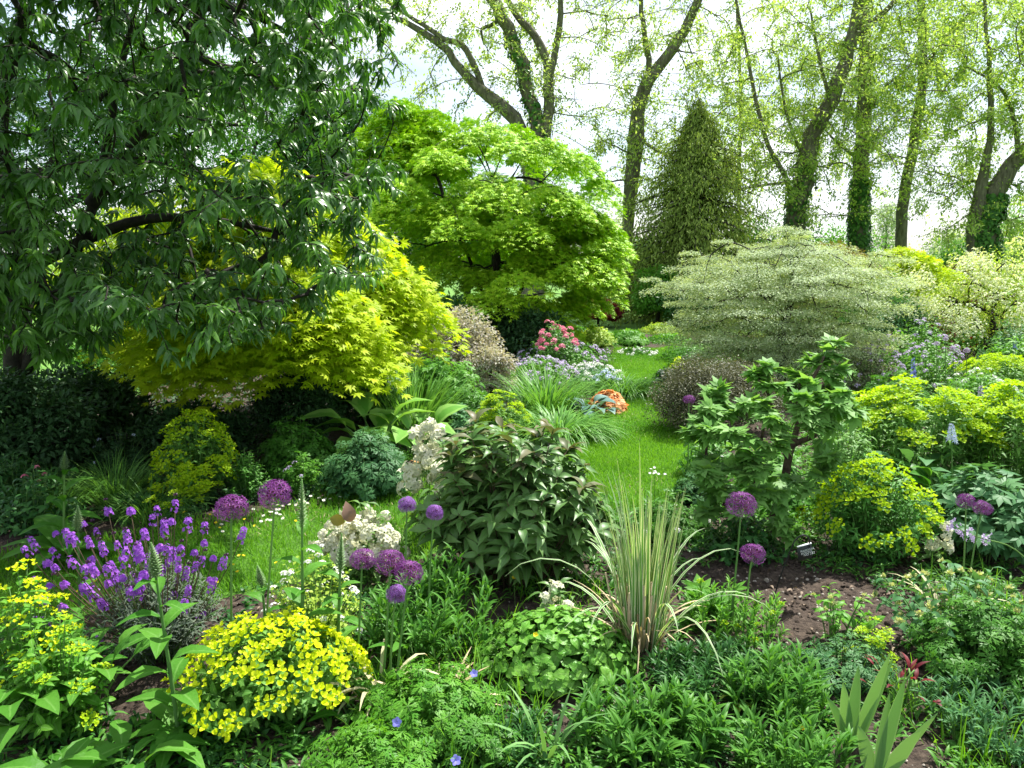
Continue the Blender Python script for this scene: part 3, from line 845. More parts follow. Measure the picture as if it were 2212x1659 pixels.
# ---- background bushes that close the view
def bushy(label, px, Y, wpx, ytop, mat, n=5200, size=.11, name='background_shrub', ry=None, tm=DIAM, pad=26, zb=.15, cat='shrub', bark='bark_dark', group=None, hflat=1.0):
    b = spot(px, Y); z = P(px, ytop, Y)[2]
    rx = wid(wpx, Y) / 2; ry = ry or rx * .8
    root = thing(name, label, cat, b, group)
    dirs = sphere_dirs(pad, -.5)
    dirs = norm(dirs + rng.normal(0, .2, dirs.shape))
    cz = z * .5; rz = z * .5
    cent = np.array([b[0], b[1], cz]) + dirs * np.array([rx * .78, ry * .78, rz * .84]) * U(.7, 1.08, (pad, 1))
    nodes = np.array([[b[0], b[1], -.02], [b[0], b[1], z * .15], [b[0] + .05 * rx, b[1], z * .3], [b[0], b[1], z * .45]])
    paths, rf = grow(nodes, cent, 6, .1, .1)
    tubes('trunk', spline(nodes, 5)[None], np.linspace(.03, .02, 5)[None] * (z + .5), bark, root, 7)
    tubes('branch', paths, rf * .005 * (z + .3), bark, root, 4)
    pr = .42 * (rx + rz) / 2 * U(.7, 1.2, pad)
    per = n // pad
    dd = norm(rng.normal(0, 1, (pad, per, 3))); rr = U(.35, 1, (pad, per, 1)) ** .6
    pos = cent[:, None] + dd * rr * pr[:, None, None] * np.array([1, 1, .75 * hflat])
    pos[..., 2] = np.maximum(pos[..., 2], zb * U(.2, 1, pos.shape[:2]))
    d = norm(dd * .7 + rng.normal(0, .5, dd.shape) + np.array([0, 0, -.25]))
    up = norm(dd * .5 + Z1 + rng.normal(0, .4, dd.shape))
    leaves('crown', tm, pos.reshape(-1, 3), d.reshape(-1, 3), up.reshape(-1, 3), size * U(.6, 1.2, pad * per), mat, root)
    return root

for a in ((-1500, 34, 900, 300, 'mid_leaf', 'wide green tree mass at the far edge of the garden'),
          (60, 30, 700, 20, 'deep_leaf', 'tall dark tree behind the glossy dark tree, deepest in the garden'),
          (420, 33, 560, 40, 'mid_leaf', 'green tree behind the golden maple'),
          (720, 30, 300, 170, 'deep_leaf', 'dark green tree between the golden maple and the bright green maple'),
          (1010, 32, 360, 400, 'mid_leaf', 'rounded tree half hidden by the bright green maple')):
    bushy(a[5], a[0], a[1], a[2], a[3], a[4], 26000, .20, 'background_tree', pad=80, cat='tree')
bushy('bright lime shrub standing in for sunlit lawn, seen through the dark tree', 260, 15, 330, 478, 'lime_leaf', 5000, .10)  # bright leaf colour stands in for the sunlit lawn and hedges beyond
bushy('yellow shrub standing in for sunlit ground, glimpsed low under the dark tree', 60, 17, 240, 560, 'gold_maple', 3000, .10)  # sunlight on the ground beyond, put into a yellow leaf colour
bushy('green shrub beside the trunk at the end of the grass path', 1420, 19, 110, 575, 'fresh_leaf', 4200, .10)
bushy('dark green shrub filling the gap under the conifer', 1500, 18, 170, 600, 'deep_leaf', 3800, .09)
bushy('light green bush just behind the foot of the bright green maple', 1295, 24, 90, 520, 'lime_leaf', 3000, .11)
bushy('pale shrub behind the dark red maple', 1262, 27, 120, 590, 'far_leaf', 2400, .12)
bushy('olive brown maple dome behind the variegated dogwood', 1800, 16.5, 230, 525, 'olive', 5200, .09, 'japanese_maple', tm=MAPLE5, hflat=.6)
bushy('golden yellow dome shaped maple behind the variegated dogwood', 1965, 15.5, 180, 532, 'gold_maple', 6000, .09, 'japanese_maple', tm=MAPLE5, hflat=.6)
bushy('dark red maple behind the white-edged shrub', 2075, 17.5, 150, 548, 'red_leaf', 4200, .09, 'japanese_maple', tm=MAPLE5, hflat=.6)
bushy('dark red dome shaped maple at the far end of the grass path', 1292, 19, 118, 645, 'red_leaf', 6000, .07, 'japanese_maple', tm=MAPLE5, hflat=.7)
bushy('green shrub between the dogwood and the golden dome maple', 1900, 13, 180, 600, 'mid_leaf', 4800, .07)
bushy('deep green shrub under the golden dome maple', 1945, 12.2, 130, 640, 'blue_leaf', 3600, .06)
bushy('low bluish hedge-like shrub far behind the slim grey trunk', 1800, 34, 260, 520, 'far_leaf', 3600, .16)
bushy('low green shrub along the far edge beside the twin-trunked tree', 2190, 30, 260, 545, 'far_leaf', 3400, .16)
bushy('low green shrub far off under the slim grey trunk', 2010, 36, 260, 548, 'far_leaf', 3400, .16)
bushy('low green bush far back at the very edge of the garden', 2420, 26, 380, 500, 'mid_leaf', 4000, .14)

# white-edged shrub, right of the dogwood
r_ = bushy('bushy shrub with white-edged leaves covered in pale growth, beyond the spurge', 2130, 12.2, 330, 550, 'lime_leaf', 9000, .05, 'variegated_shrub', pad=46)
o = OFF[r_.name]; z = P(2130, 545, 12.2)[2]
dirs = norm(sphere_dirs(60, -.35) + rng.normal(0, .15, (60, 3)))
cent = o + np.array([0, 0, z * .5]) + dirs * np.array([wid(160, 12.2), 1.0, z * .52]) * U(.6, 1.22, (60, 1))
pos, d, up, sz = pad_leaves(cent, .22, 150, o + np.array([0, 0, .4]), .055, .3)
leaves('white_foliage', OVAL, pos, d, up, sz, leafmat('cream_white_edged_leaf', (.30, .42, .06), (.5, .58, .16), .4, .5, margin=(.84, .86, .78), m0=.3, m1=.8), r_)

# ---- dark weeping conifer
b = spot(1495, 20.5)
root = thing('conifer_tree', 'dark olive conifer with drooping sprays behind the variegated dogwood', 'tree', b)
zt = P(1500, 232, 20.5)[2]
tk = np.array([[b[0], b[1], -.05], [b[0], b[1], zt * .5], [b[0] + .1, b[1], zt]])
tubes('trunk', spline(tk, 14)[None], np.linspace(.17, .02, 14)[None], 'bark_dark', root, 9)
m = 460
tz = zt * U(.06, 1.0, m) ** 1.15; pr = np.clip(1 - tz / zt, .05, 1) ** .75
an = U(0, 6.28, m)
rmax = wid(180, 20.5) * 1.45
tips = np.stack([b[0] + rmax * pr * np.cos(an) * U(.35, 1.12, m), b[1] + rmax * pr * np.sin(an) * U(.55, 1.05, m), tz - .45 * pr], -1)
st = np.stack([np.full(m, b[0]), np.full(m, b[1]), tz + .1], -1)
paths = bezier(st, (st + tips) / 2 + np.array([0, 0, .25]), tips, 6)
tubes('branch', paths, np.linspace(.022, .006, 6)[None] * np.ones((m, 1)), 'bark_dark', root, 4)
tm_, pos, d, up, sz = twig_leaves(paths, 110, .15, t_diamond(.16, .03, .3), .13, droop=.7, out=.5, jitter=.35)
leaves('crown', tm_, pos + rng.normal(0, .3, pos.shape) * (.15 + np.clip(1 - pos[:, 2:3] / zt, 0, 1)), d, up, sz * (.5 + .6 * np.clip(1.2 - pos[:, 2] / zt, 0, 1)), 'conifer', root)

# ---- bright green maple: cloud-like sprays
def maple(label, px, Y, crown, padn, pr, per, size, mat, tm, bark, extra=(), shell=(.72, 1.0), low=-.75, name='maple_tree', tilt=.3, flat=.16, inner=.25, dr=.35):
    cx, cy, cz, rx, ry, rz = crown
    root = thing(name, label, 'tree', (px, Y, 0))
    dirs = sphere_dirs(padn, low); dirs = norm(dirs + rng.normal(0, .13, dirs.shape))
    k = U(shell[0], shell[1], padn)
    ins = rng.random(padn) < inner
    k = np.where(ins, U(.35, .75, padn), k)
    cent = np.array([cx, cy, cz]) + dirs * np.array([rx, ry, rz]) * k[:, None]
    for (ex, ey, ez, ea, eb, ec, en) in extra:
        dd = norm(sphere_dirs(en, -.5) + rng.normal(0, .15, (en, 3)))
        cent = np.concatenate([cent, np.array([ex, ey, ez]) + dd * np.array([ea, eb, ec]) * U(.7, 1.0, (en, 1))])
    cent = cent[cent[:, 2] > .25]
    st = spline(np.array([[px, Y, -.03], [px + .05, Y, cz * .35], [px, Y, cz * .8], [cx, cy, cz + rz * .3]]), 9)
    tobj = tubes('trunk', st[None], np.linspace(.11, .03, 9)[None], bark, root, 9)
    for s in range(3):
        an = s * 2.1 + .4
        q = spline(np.array([st[1], st[2] + [math.cos(an) * .3, math.sin(an) * .3, .3], [px + math.cos(an) * rx * .5, Y + math.sin(an) * ry * .5, cz + .2 * rz]]), 8)
        tubes('limb', q[None], np.linspace(.06, .02, 8)[None], bark, tobj, 7)
    paths, rf = grow(st[2:], cent, 6, .14, .06)
    tubes('branch', paths, rf * .006, bark, root, 4)
    pos, d, up, sz = pad_leaves(cent, pr * U(.75, 1.3, len(cent)), per, np.array([cx, cy, cz]), size, flat, dr, .8, tilt)
    leaves('crown', tm, pos, d, up, sz, mat, root)
    return root

maple('rounded maple with cloud-like layers of bright green leaves, behind the golden maple', spot(1075, 14)[0], 14.0,
      (spot(1065, 13.8)[0], 13.8, 2.05, 2.15, 1.95, 1.95), 150, .42, 400, .080, 'green_maple', MAPLE5, 'bark_dark',
      extra=[(spot(880, 14.5)[0], 14.5, 3.45, .85, .8, 1.0, 46), (spot(1230, 13.6)[0], 13.6, 1.7, .75, .8, 1.1, 30)], low=-.85, flat=.07, shell=(.86, 1.06), inner=.35, tilt=.22, dr=.6)

# ---- golden maple: weeping dome
gx_ = spot(660, 7.4)[0]
maple('golden yellow maple with a dome of star shaped leaves behind the dark tree', gx_, 7.4,
      (spot(575, 7.3)[0], 7.3, 1.3, 1.36, 1.25, 1.2), 200, .27, 105, .074, 'gold_maple', MAPLE, 'bark_dark',
      extra=[(spot(690, 6.0)[0], 6.0, 1.08, .42, .30, .30, 30), (spot(450, 5.9)[0], 5.9, .98, .38, .3, .38, 28), (spot(815, 6.8)[0], 6.8, 1.16, .5, .5, .45, 44), (spot(560, 5.9)[0], 5.9, 1.25, .5, .3, .35, 26), (spot(770, 5.95)[0], 5.95, .88, .16, .2, .22, 10),
             (spot(260, 7.0)[0], 7.0, 1.35, .5, .5, .35, 18)], low=-.55, tilt=.42, flat=.22)

# ---- variegated dogwood in flat tiers
b = spot(1690, 9.4)
root = thing('dogwood_tree', 'wide tiered dogwood of fine cream-edged leaves beyond the dark rounded bush', 'shrub', b)
tk = spline(np.array([[b[0], b[1], -.03], [b[0] - .05, b[1], .6], [b[0] + .06, b[1], 1.2], [b[0], b[1], 1.75]]), 12)
tobj = tubes('trunk', tk[None], np.linspace(.07, .018, 12)[None], 'bark_dark', root, 8)
cent = []; prs = []
for z, R, m in ((.50, 1.2, 46), (.68, 1.42, 44), (.88, 1.52, 44), (1.06, 1.58, 42), (1.24, 1.58, 40), (1.40, 1.45, 34), (1.55, 1.15, 24), (1.68, .75, 13), (1.78, .35, 6)):
    R = R * .9; m = int(m * 1.7)
    ph = np.arange(m) * 2.39996 + U(0, 6); rr = R * np.sqrt((np.arange(m) + .6) / m) * U(.9, 1.08, m)
    sq = np.where(np.cos(ph) < 0, 1.05, .95)
    cent.append(np.stack([b[0] + rr * np.cos(ph) * sq, b[1] + rr * np.sin(ph) * .85, z - .16 * (rr / R) ** 2 * (z < .9) + .05 * (rr / R) + rng.normal(0, .075, m)], -1))
    prs.append(.21 * U(.7, 1.3, m))
for px_, py_ in ((1405, 602), (1440, 612), (1490, 545), (1530, 556), (1560, 520), (1690, 492), (1730, 500), (1950, 560), (1900, 545)):
    q = P(px_, py_, 9.2); cent.append(q[None]); prs.append(np.array([.12]))
cent = np.concatenate(cent); prs = np.concatenate(prs)
paths, rf = grow(tk[3:], cent, 6, .06, .07, .25)
tubes('branch', paths, rf * .0032, 'bark_dark', root, 4)
pos, d, up, sz = pad_leaves(cent, prs, 340, np.array([b[0], b[1], 1.1]), .026, .10, .15, .7, .05)
leaves('crown', t_diamond(.27, .05, .08), pos, d, up, sz, 'cornus', root)

# ---- dark glossy tree that hangs in from the side
bx, by = spot(70, 6.0)[0], 6.0
root = thing('dark_leaved_tree', 'large tree with dark glossy drooping leaves overhanging the shaded bed', 'tree', (bx, by, 0))
cc = np.array([-2.35, 4.95, 2.75]); cr = np.array([1.62, 1.35, 1.85])
st1 = spline(np.array([[bx, by, -.05], [bx - .05, by, .8], [bx + .1, by, 1.6], [bx + .05, by - .1, 2.5], [bx + .35, by, 3.6], [bx + .5, by, 4.6]]), 18)
tobj = tubes('trunk', st1[None], np.linspace(.11, .03, 18)[None], 'bark_dark', root, 10)
limbs = []
for spec in ([(bx, by, .7), (bx + .45, by - .1, 1.45), (bx + .75, by - .1, 2.1), (bx + .95, by, 3.0), (bx + 1.3, by, 4.0)],
             [(bx, by, 1.2), (bx - .25, by - .2, 2.0), (bx - .35, by - .3, 2.9), (bx - .3, by - .3, 4.2)],
             [(bx + .05, by, 1.5), (bx + .9, by - .1, 1.85), (bx + 1.5, by - .2, 1.9), (bx + 2.1, by - .2, 1.8)],
             [(bx + .7, by - .1, 2.0), (bx + 1.3, by - .3, 2.6), (bx + 1.8, by - .3, 3.2), (bx + 2.2, by - .2, 3.6)],
             [(bx, by, 1.4), (bx + .1, by - .6, 1.7), (bx + .3, by - 1.1, 1.75)]):
    q = spline(np.array(spec), 12); limbs.append(q)
    tubes('limb', q[None], np.linspace(.055, .014, 12)[None], 'bark_dark', tobj, 8)
m = 330
uu = rng.uniform(-1, 1, (m * 3, 3)); uu = uu[(np.abs(uu) ** 3.2).sum(1) < 1][:m]; m = len(uu)
# more twigs to the outside than within
uu = uu * (np.maximum(np.abs(uu).max(1), .35) ** -.25)[:, None]
tips = cc + uu * cr
tips = (tips[:, None] + rng.normal(0, 1, (m, 9, 3)) * np.array([.20, .20, .11])).reshape(-1, 3)
front = np.stack([U(-3.6, -2.2, 300), U(3.5, 4.6, 300), U(1.05, 2.2, 300)], -1)
up_ = norm(rng.normal(0, 1, (520, 3))) * U(.3, 1, (520, 1)) ** .4 * np.array([1.45, 1.6, 1.5]) + np.array([-2.5, 7.2, 4.2])  # upper back lobe, added so the crown shades the golden maple
tips = np.concatenate([tips, front, up_[up_[:, 2] > 3.0]])
keep = (tips[:, 2] > 1.08 + .12 * np.sin(tips[:, 0] * 5) + np.clip(.16 * (tips[:, 0] + 2.5), 0, .28)) & (tips[:, 0] < -.76)
tips = tips[keep]
nodes = np.concatenate([st1[5:]] + [q[2:] for q in limbs])
paths, rf = grow(nodes, tips, 7, .10, .08, .3)
tubes('branch', paths, rf * .0030, 'bark_dark', root, 4)
tm_, pos, d, up, sz = twig_leaves(paths, 19, .38, LANCE, .098, droop=.5, out=.72, jitter=.24)
sz = sz * U(.65, 1.2, len(sz))
fld = .5 + .5 * np.sin(pos[:, 0] * 5.1 + 1.3 * np.sin(pos[:, 2] * 4)) * np.sin(pos[:, 2] * 6.3 + pos[:, 1] * 4)
leaves('crown', LANCE, pos, d, up, sz, 'dark_leaf', root, np.clip(.55 * fld + .45 * rng.random(len(pos)) ** 1.4, 0, 1))

# ================================================================== PLANTS OF THE BEDS
def dims(x0, x1, yt, Y):
    """footprint of a plant seen between two pixel columns at depth Y, its top at pixel row yt"""
    px = (x0 + x1) / 2
    return spot(px, Y)[:2], wid(x1 - x0, Y) / 2, max(P(px, yt, Y)[2], .05)

def bed(label, x0, x1, yt, Y, n, tm, ls, mat, name='leafy_plant', cat='plant', lps=9, flower=None, fmat=None, fn=0, fs=.02, fname='flower', **kw):
    xy, rx, h = dims(x0, x1, yt, Y)
    root, tip, tg = clump(name, label, cat, xy, rx, h, n, tm, ls, mat, lps, **kw)
    if fn:
        k = rng.choice(len(tip), min(fn, len(tip)), replace=False)
        heads_on(root, fname, flower, tip[k], tg[k], fs)
    return root, tip, tg, (xy, rx, h)

def flower_proto(mat, n, r, petals=5, size=.4, flat=.5, tm=ROUND, cup=.3):
    """unit-size head: n florets in a dome of radius r"""
    d = sphere_dirs(n, .1); d[:, 2] *= flat
    nn = norm(d + Z1 * .6)
    return proto('flower', [floret4(d * r, nn, size, petals, tm, cup)], mat)
FL_WHITE = [flower_proto('white', 9, .8, 4, .45) for _ in range(3)]
FL_CREAM = [flower_proto('cream', 7, .9, 5, .75, .8, WIDE, .5) for _ in range(4)]
FL_LILAC = [flower_proto('lilac', 7, .9, 4, .5) for _ in range(3)]
FL_BLUE = [flower_proto('paleblue', 8, .9, 5, .5) for _ in range(2)]
FL_PINK = [flower_proto('pink', 8, .8, 5, .7, .8, OVAL, .5) for _ in range(3)]
FL_SEED = [flower_proto('spurge_lime', 10, .6, 3, .6, 1, OVAL, 1.2) for _ in range(2)]
SEED = [proto('seed_head', [place(OVAL, np.zeros((16, 3)), sphere_dirs(16, .0), norm(sphere_dirs(16, .0) + rng.normal(0, .5, (16, 3))), U(.7, 1.1, 16), None, .9)], leafmat('cream_seed_pod', (.40, .48, .18), (.60, .62, .32), .3, .5))]

# ---- front spurge with acid yellow heads
xy, rx, h = dims(372, 800, 1345, 2.55)
root, tip, tg = clump('spurge_plant', 'rounded spurge covered in acid yellow flower heads at the front, beside a leafy spire', 'plant', xy, rx * 1.02, h * 1.0, 115, OVAL, .05, 'spurge_leaf', 14, ry=.31, dome=.68, pw=2.6, out=.55, hj=(.86, 1.04))
heads_on(root, 'flower_cluster', SPURGE_BIG, tip, tg, 1.1, 100, .004, .75)

# ---- round spurge farther back
xy, rx, h = dims(338, 520, 890, 5.0)
root, tip, tg = clump('spurge_plant', 'tall rounded spurge with yellow-green heads against the dark shade', 'plant', xy, rx, h, 100, OVAL, .055, 'spurge_leaf', 13, dome=.7, pw=2.6, base=.25)
heads_on(root, 'flower_cluster', SPURGE_SM, tip, tg, 1.0, 100, 0, .9)
low = rng.choice(95, 60)
heads_on(root, 'flower_cluster', SPURGE_LIME, np.stack([xy[0] + U(-.2, .2, 40), xy[1] - U(.12, .3, 40), h * U(.15, .55, 40)], -1), np.tile([0, -.6, .8], (40, 1)), .85, 40)
heads_on(root, 'flower_cluster', SPURGE_LIME, np.stack([xy[0] + U(-.2, .12, 24), xy[1] - U(.1, .45, 24), h * U(.02, .3, 24)], -1), np.tile([0, -.6, .8], (24, 1)), .8, 24)

# ---- wallflower
xy, rx, h = dims(215, 480, 1245, 2.95)
root, tip, tg = clump('wallflower_plant', 'wallflower bush with grey-green leaves and many purple flower spikes', 'plant', xy, rx * 1.05, h * 1.2, 170, NARROW, .055, 'wall_leaf', 22, ry=.26, dome=.55, pw=2.2, t0=.1, out=.6)
def wall_spike(Ln, n):
    t = np.sort(U(0, 1, n)); ph = np.arange(n) * 2.4
    d = np.stack([np.cos(ph), np.sin(ph), .25 + .8 * t ** 3], -1); d = norm(d)
    pos = np.stack([.016 * np.cos(ph) * (1.1 - .5 * t), .016 * np.sin(ph) * (1.1 - .5 * t), t * Ln], -1)
    return floret4(pos, d, .0105, 4, ROUND, .15)
WALL = [proto('flower_spike', [wall_spike(U(.022, .075), int(U(12, 26)))], 'wall_flower') for _ in range(8)]
BUDS = proto('bud_cluster', [place(OVAL, np.zeros((9, 3)), sphere_dirs(9, .1), norm(rng.normal(0, 1, (9, 3))), .012, None, 1.2)], 'bud')
spk = [(235, 1095), (283, 1092), (340, 1098), (378, 1088), (330, 1120), (371, 1115), (355, 1140), (345, 1170), (180, 1120), (210, 1140), (195, 1165), (122, 1142), (80, 1172), (62, 1185), (122, 1190), (155, 1162),
       (120, 1215), (440, 1135), (441, 1160), (518, 1155), (405, 1130), (255, 1170), (240, 1205), (270, 1210), (300, 1195), (320, 1215), (365, 1205), (390, 1185), (420, 1180), (460, 1195), (480, 1210), (452, 1240),
       (455, 1260), (400, 1235), (345, 1250), (290, 1245), (210, 1230), (185, 1260), (205, 1280), (230, 1300), (270, 1335), (375, 1280), (370, 1300), (405, 1270), (395, 1305), (430, 1320), (215, 1365), (75, 1240),
       (140, 1250), (95, 1285), (135, 1300), (75, 1325), (110, 1330), (160, 1210), (225, 1180), (300, 1175), (315, 1150), (260, 1255), (325, 1270), (310, 1230), (285, 1275), (250, 1225), (350, 1225), (420, 1220),
       (385, 1215), (275, 1190), (235, 1250), (200, 1200), (335, 1195), (360, 1180), (305, 1260), (265, 1235), (435, 1205), (380, 1250)]
spk = spk + [(250 + 150 * U(-1, 1), 1225 + 75 * U(-1, 1)) for _ in range(22)]
ends = []
for (a, b_) in spk:
    yd = 2.95 + U(-.24, .16) + (.12 if b_ < 1150 else -.05)
    ends.append(P(a, b_ + 14, yd))
ends = np.array(ends)
src = np.stack([xy[0] + (ends[:, 0] - xy[0]) * .35, xy[1] + (ends[:, 1] - xy[1]) * .4, np.full(len(ends), .12)], -1)
mid = (src + ends) / 2 + np.stack([(ends[:, 0] - xy[0]) * .12, np.zeros(len(ends)), np.full(len(ends), .0)], -1)
pth = bezier(src, mid, ends, 7)
tubes('flower_stalk', pth, np.full((len(ends), 7), .0017), 'stem_brown', root, 4)
hd = norm(pth[:, -1] - pth[:, -3])
heads_on(root, 'flower_spike', WALL, ends, hd, .9, 100, -.005, .8)
tops = ends + hd * .06
for i in range(0, len(ends), 3):
    share(BUDS, 'bud_cluster', root, Matrix.Translation(Vector(ends[i] - OFF[root.name]) + Vector(hd[i]) * .062))

# ---- alliums
def star_ball(n, r, mat_r=1.0, petal=.021, zmin=-.75, jit=.08):
    d = norm(sphere_dirs(n, zmin) + rng.normal(0, .1, (n, 3)))
    return d, d * (r * U(1 - jit, 1 + jit, (n, 1)))
def allium_protos(mat, r, n, petal, dens=1.0, count=3, core='allium_core'):
    outp = []
    for _ in range(count):
        d, pos = star_ball(n, r * .88, jit=.16)
        a = floret4(pos, d, petal, 6, t_diamond(.075, .02, .1), .25)
        ped = tube_geo(np.stack([d * .004, pos], 1), np.array([[.0007, .0005]]) * np.ones((n, 1)), 3)
        ped[2]['rnd'] *= .4
        corev = place(t_diamond(.45), d * r * .42, d, norm(rng.normal(0, 1, d.shape)), r * .16)
        A = proto('flower_head', [a], mat); B = proto('seed_core', [ped, corev], core)
        outp.append((A, B))
    return outp
AL_PURPLE = allium_protos('allium', .060, 74, .022)
AL_LILAC = allium_protos('allium_lilac', .036, 150, .012)
AL_SMALL = allium_protos('allium', .05, 90, .018, count=1)
AL_FAR = allium_protos('lilac', .05, 60, .02, count=1)
def allium(label, px, py, Y, base_px, protos, R=.058, scale=1.0, flat=.9):
    e = P(px, py, Y); bs = spot(base_px, Y - .03)
    root = thing('allium_flower', label, 'flower', bs, 'globe alliums in the beds')
    c = (e + bs) / 2 + np.array([U(-.015, .015), 0, .05])
    q = bezier(bs[None], c[None], e[None], 10)
    tubes('stem', q, np.linspace(.0048, .0034, 10)[None], 'stem', root, 7)
    A, B = protos[int(rng.integers(len(protos)))]
    d = Vector(norm(q[0, -1] - q[0, -2]))
    m = Matrix.Translation(Vector(e - bs)) @ d.to_track_quat('Z', 'Y').to_matrix().to_4x4() @ Matrix.Rotation(U(0, 6), 4, 'Z') @ Matrix.Diagonal((scale, scale, scale * flat, 1))
    hd_ = share(A, 'flower_head', root, m)
    sc = bpy.data.objects.new('seed_core', B.data); C.objects.link(sc); sc.parent = hd_
for a in (('purple globe allium standing between the wallflower and the tallest allium', 500, 1097, 2.75, 500, AL_PURPLE, 1.0, .84),
          ('tallest purple globe allium, its stem leaning over the daisies in the lawn', 595, 1068, 2.75, 568, AL_PURPLE, 1.02, .92),
          ('purple globe allium of the trio standing a little apart beside the white flowers', 783, 1208, 2.75, 772, AL_PURPLE, .80, .82),
          ('purple globe allium in the middle of the touching trio by the white flowers', 843, 1214, 2.7, 826, AL_PURPLE, .92, .85),
          ('purple globe allium lowest and last of the touching trio by the white flowers', 884, 1236, 2.66, 852, AL_PURPLE, .86, .84),
          ('small lilac globe allium beneath the purple trio', 856, 1284, 2.7, 843, AL_LILAC, 1.05, .95),
          ('small lilac globe allium in front of the cream hellebore flowers', 879, 1091, 3.15, 870, AL_LILAC, 1.05, .95),
          ('small lilac globe allium against the leaves of the big bronze-leaved bush', 939, 1108, 3.1, 925, AL_LILAC, 1.0, .95),
          ('purple globe allium in front of the foot of the tree peony', 1602, 1089, 3.15, 1575, AL_PURPLE, 1.05, .85),
          ('low purple globe allium close above the soil by the plant label', 1626, 1196, 3.2, 1610, AL_PURPLE, .9, .8),
          ('taller of the two touching purple alliums before the blue-green geranium', 2086, 1082, 3.4, 2075, AL_PURPLE, .68, .85),
          ('lower of the two touching purple alliums before the blue-green geranium', 2122, 1098, 3.4, 2085, AL_PURPLE, .68, .85),
          ('purple globe allium alone in front of the dark rounded bush', 1488, 863, 5.3, 1485, AL_SMALL, .85, .7),
          ('pale mauve allium, highest of the faded group at the back of the bed', 2042, 732, 8.6, 2040, AL_FAR, .62, .8),
          ('pale mauve allium, lowest of the faded group at the back of the bed', 2058, 752, 8.5, 2056, AL_FAR, .66, .8),
          ('faded mauve allium nearest the low far spurge, one of a small group', 2088, 757, 8.5, 2084, AL_FAR, .7, .9),
          ('faded mauve allium nearest the dogwood, one of a small group', 2024, 742, 8.6, 2022, AL_FAR, .6, .8)):
    allium(a[0], a[1], a[2], a[3], a[4], a[5], scale=a[6], flat=a[7])

# ---- tall leafy spires (foxglove-like)
def spire(label, px, ytop, Y, base_px, nleaf=9, ll=.17, budlen=.16, budr=.016, lean=0, base_rosette=0, bend=0):
    e = P(px, ytop, Y); bs = spot(base_px, Y)
    root = thing('leafy_spire_plant', label, 'plant', bs, 'leafy flower spires in bud')
    K = 14
    q = bezier(bs[None], ((e + bs) / 2 + np.array([bend, 0, .02]))[None], e[None], K)
    tubes('stem', q, np.linspace(.0085, .003, K)[None], 'stem', root, 8)
    H = e[2]
    t = np.linspace(.06, max(.1, 1 - budlen / H * 1.15), nleaf)
    s_ = t * (K - 1); i = np.minimum(s_.astype(int), K - 2); fr = (s_ - i)[:, None]
    pos = q[0, i] * (1 - fr) + q[0, i + 1] * fr
    an = np.arange(nleaf) * 2.4 + U(0, 6)
    d = np.stack([np.cos(an), np.sin(an), U(.35, .9, nleaf)], -1)
    leaves('foliage', OVALB, pos, d, np.tile(Z1, (nleaf, 1)), ll * (1.1 - .62 * t) * U(.85, 1.15, nleaf), 'big_leaf', root)
    nb = 150
    t = 1 - (budlen / H) * (1 - np.linspace(0, 1, nb)); s_ = np.minimum(t * (K - 1), K - 1.001); i = s_.astype(int); fr = (s_ - i)[:, None]
    c = q[0, i] * (1 - fr) + q[0, i + 1] * fr
    an = np.arange(nb) * 2.4; k = np.linspace(0, 1, nb)
    r = budr * (1.05 - k ** 1.6) * np.minimum(1, .55 + k * 3)
    o = np.stack([np.cos(an), np.sin(an), np.full(nb, .9)], -1)
    leaves('bud_spike', OVAL, c + o * (r * .25)[:, None], o, np.stack([-np.cos(an), -np.sin(an), np.full(nb, .8)], -1), r * 1.5 + .003, 'spire', root)
    if base_rosette:
        an = np.arange(base_rosette) * 2.4; z = U(.02, .08, base_rosette)
        d = np.stack([np.cos(an), np.sin(an), U(.15, .9, base_rosette)], -1)
        leaves('basal_leaves', OVALB, np.stack([bs[0] + 0 * z, bs[1] + 0 * z, z], -1), d, np.tile(Z1, (base_rosette, 1)), ll * U(1.0, 1.6, base_rosette), 'big_leaf', root)
    return root
OVALB = t_leaf([(.1, .07), (.28, .17), (.52, .22), (.75, .16), (.91, .07)], .3, .42, wave=.012)
spire('leafy spire rising beside the yellow spurge at the front, its buds before the wallflower', 326, 1172, 2.36, 390, 14, .17, .13, .015, base_rosette=6)
spire('tallest leafy spire in bud, standing before the lawn daisies', 652, 1035, 2.75, 655, 10, .15, .20, .013)
spire('hairy leafy spire in bud just beside the purple allium trio', 738, 1152, 2.8, 728, 9, .14, .17, .013)
spire('leafy spire bending over behind the wallflower in the shade', 168, 1092, 3.0, 175, 8, .12, .12, .014)
spire('short leafy spire with a nodding tip between the wallflower and the white flowers', 556, 1222, 2.75, 560, 7, .13, .09, .011, bend=.05)
spire('big-leaved spire with buds in the dark bed behind the wallflower', 140, 975, 3.9, 138, 10, .24, .12, .016, base_rosette=8)

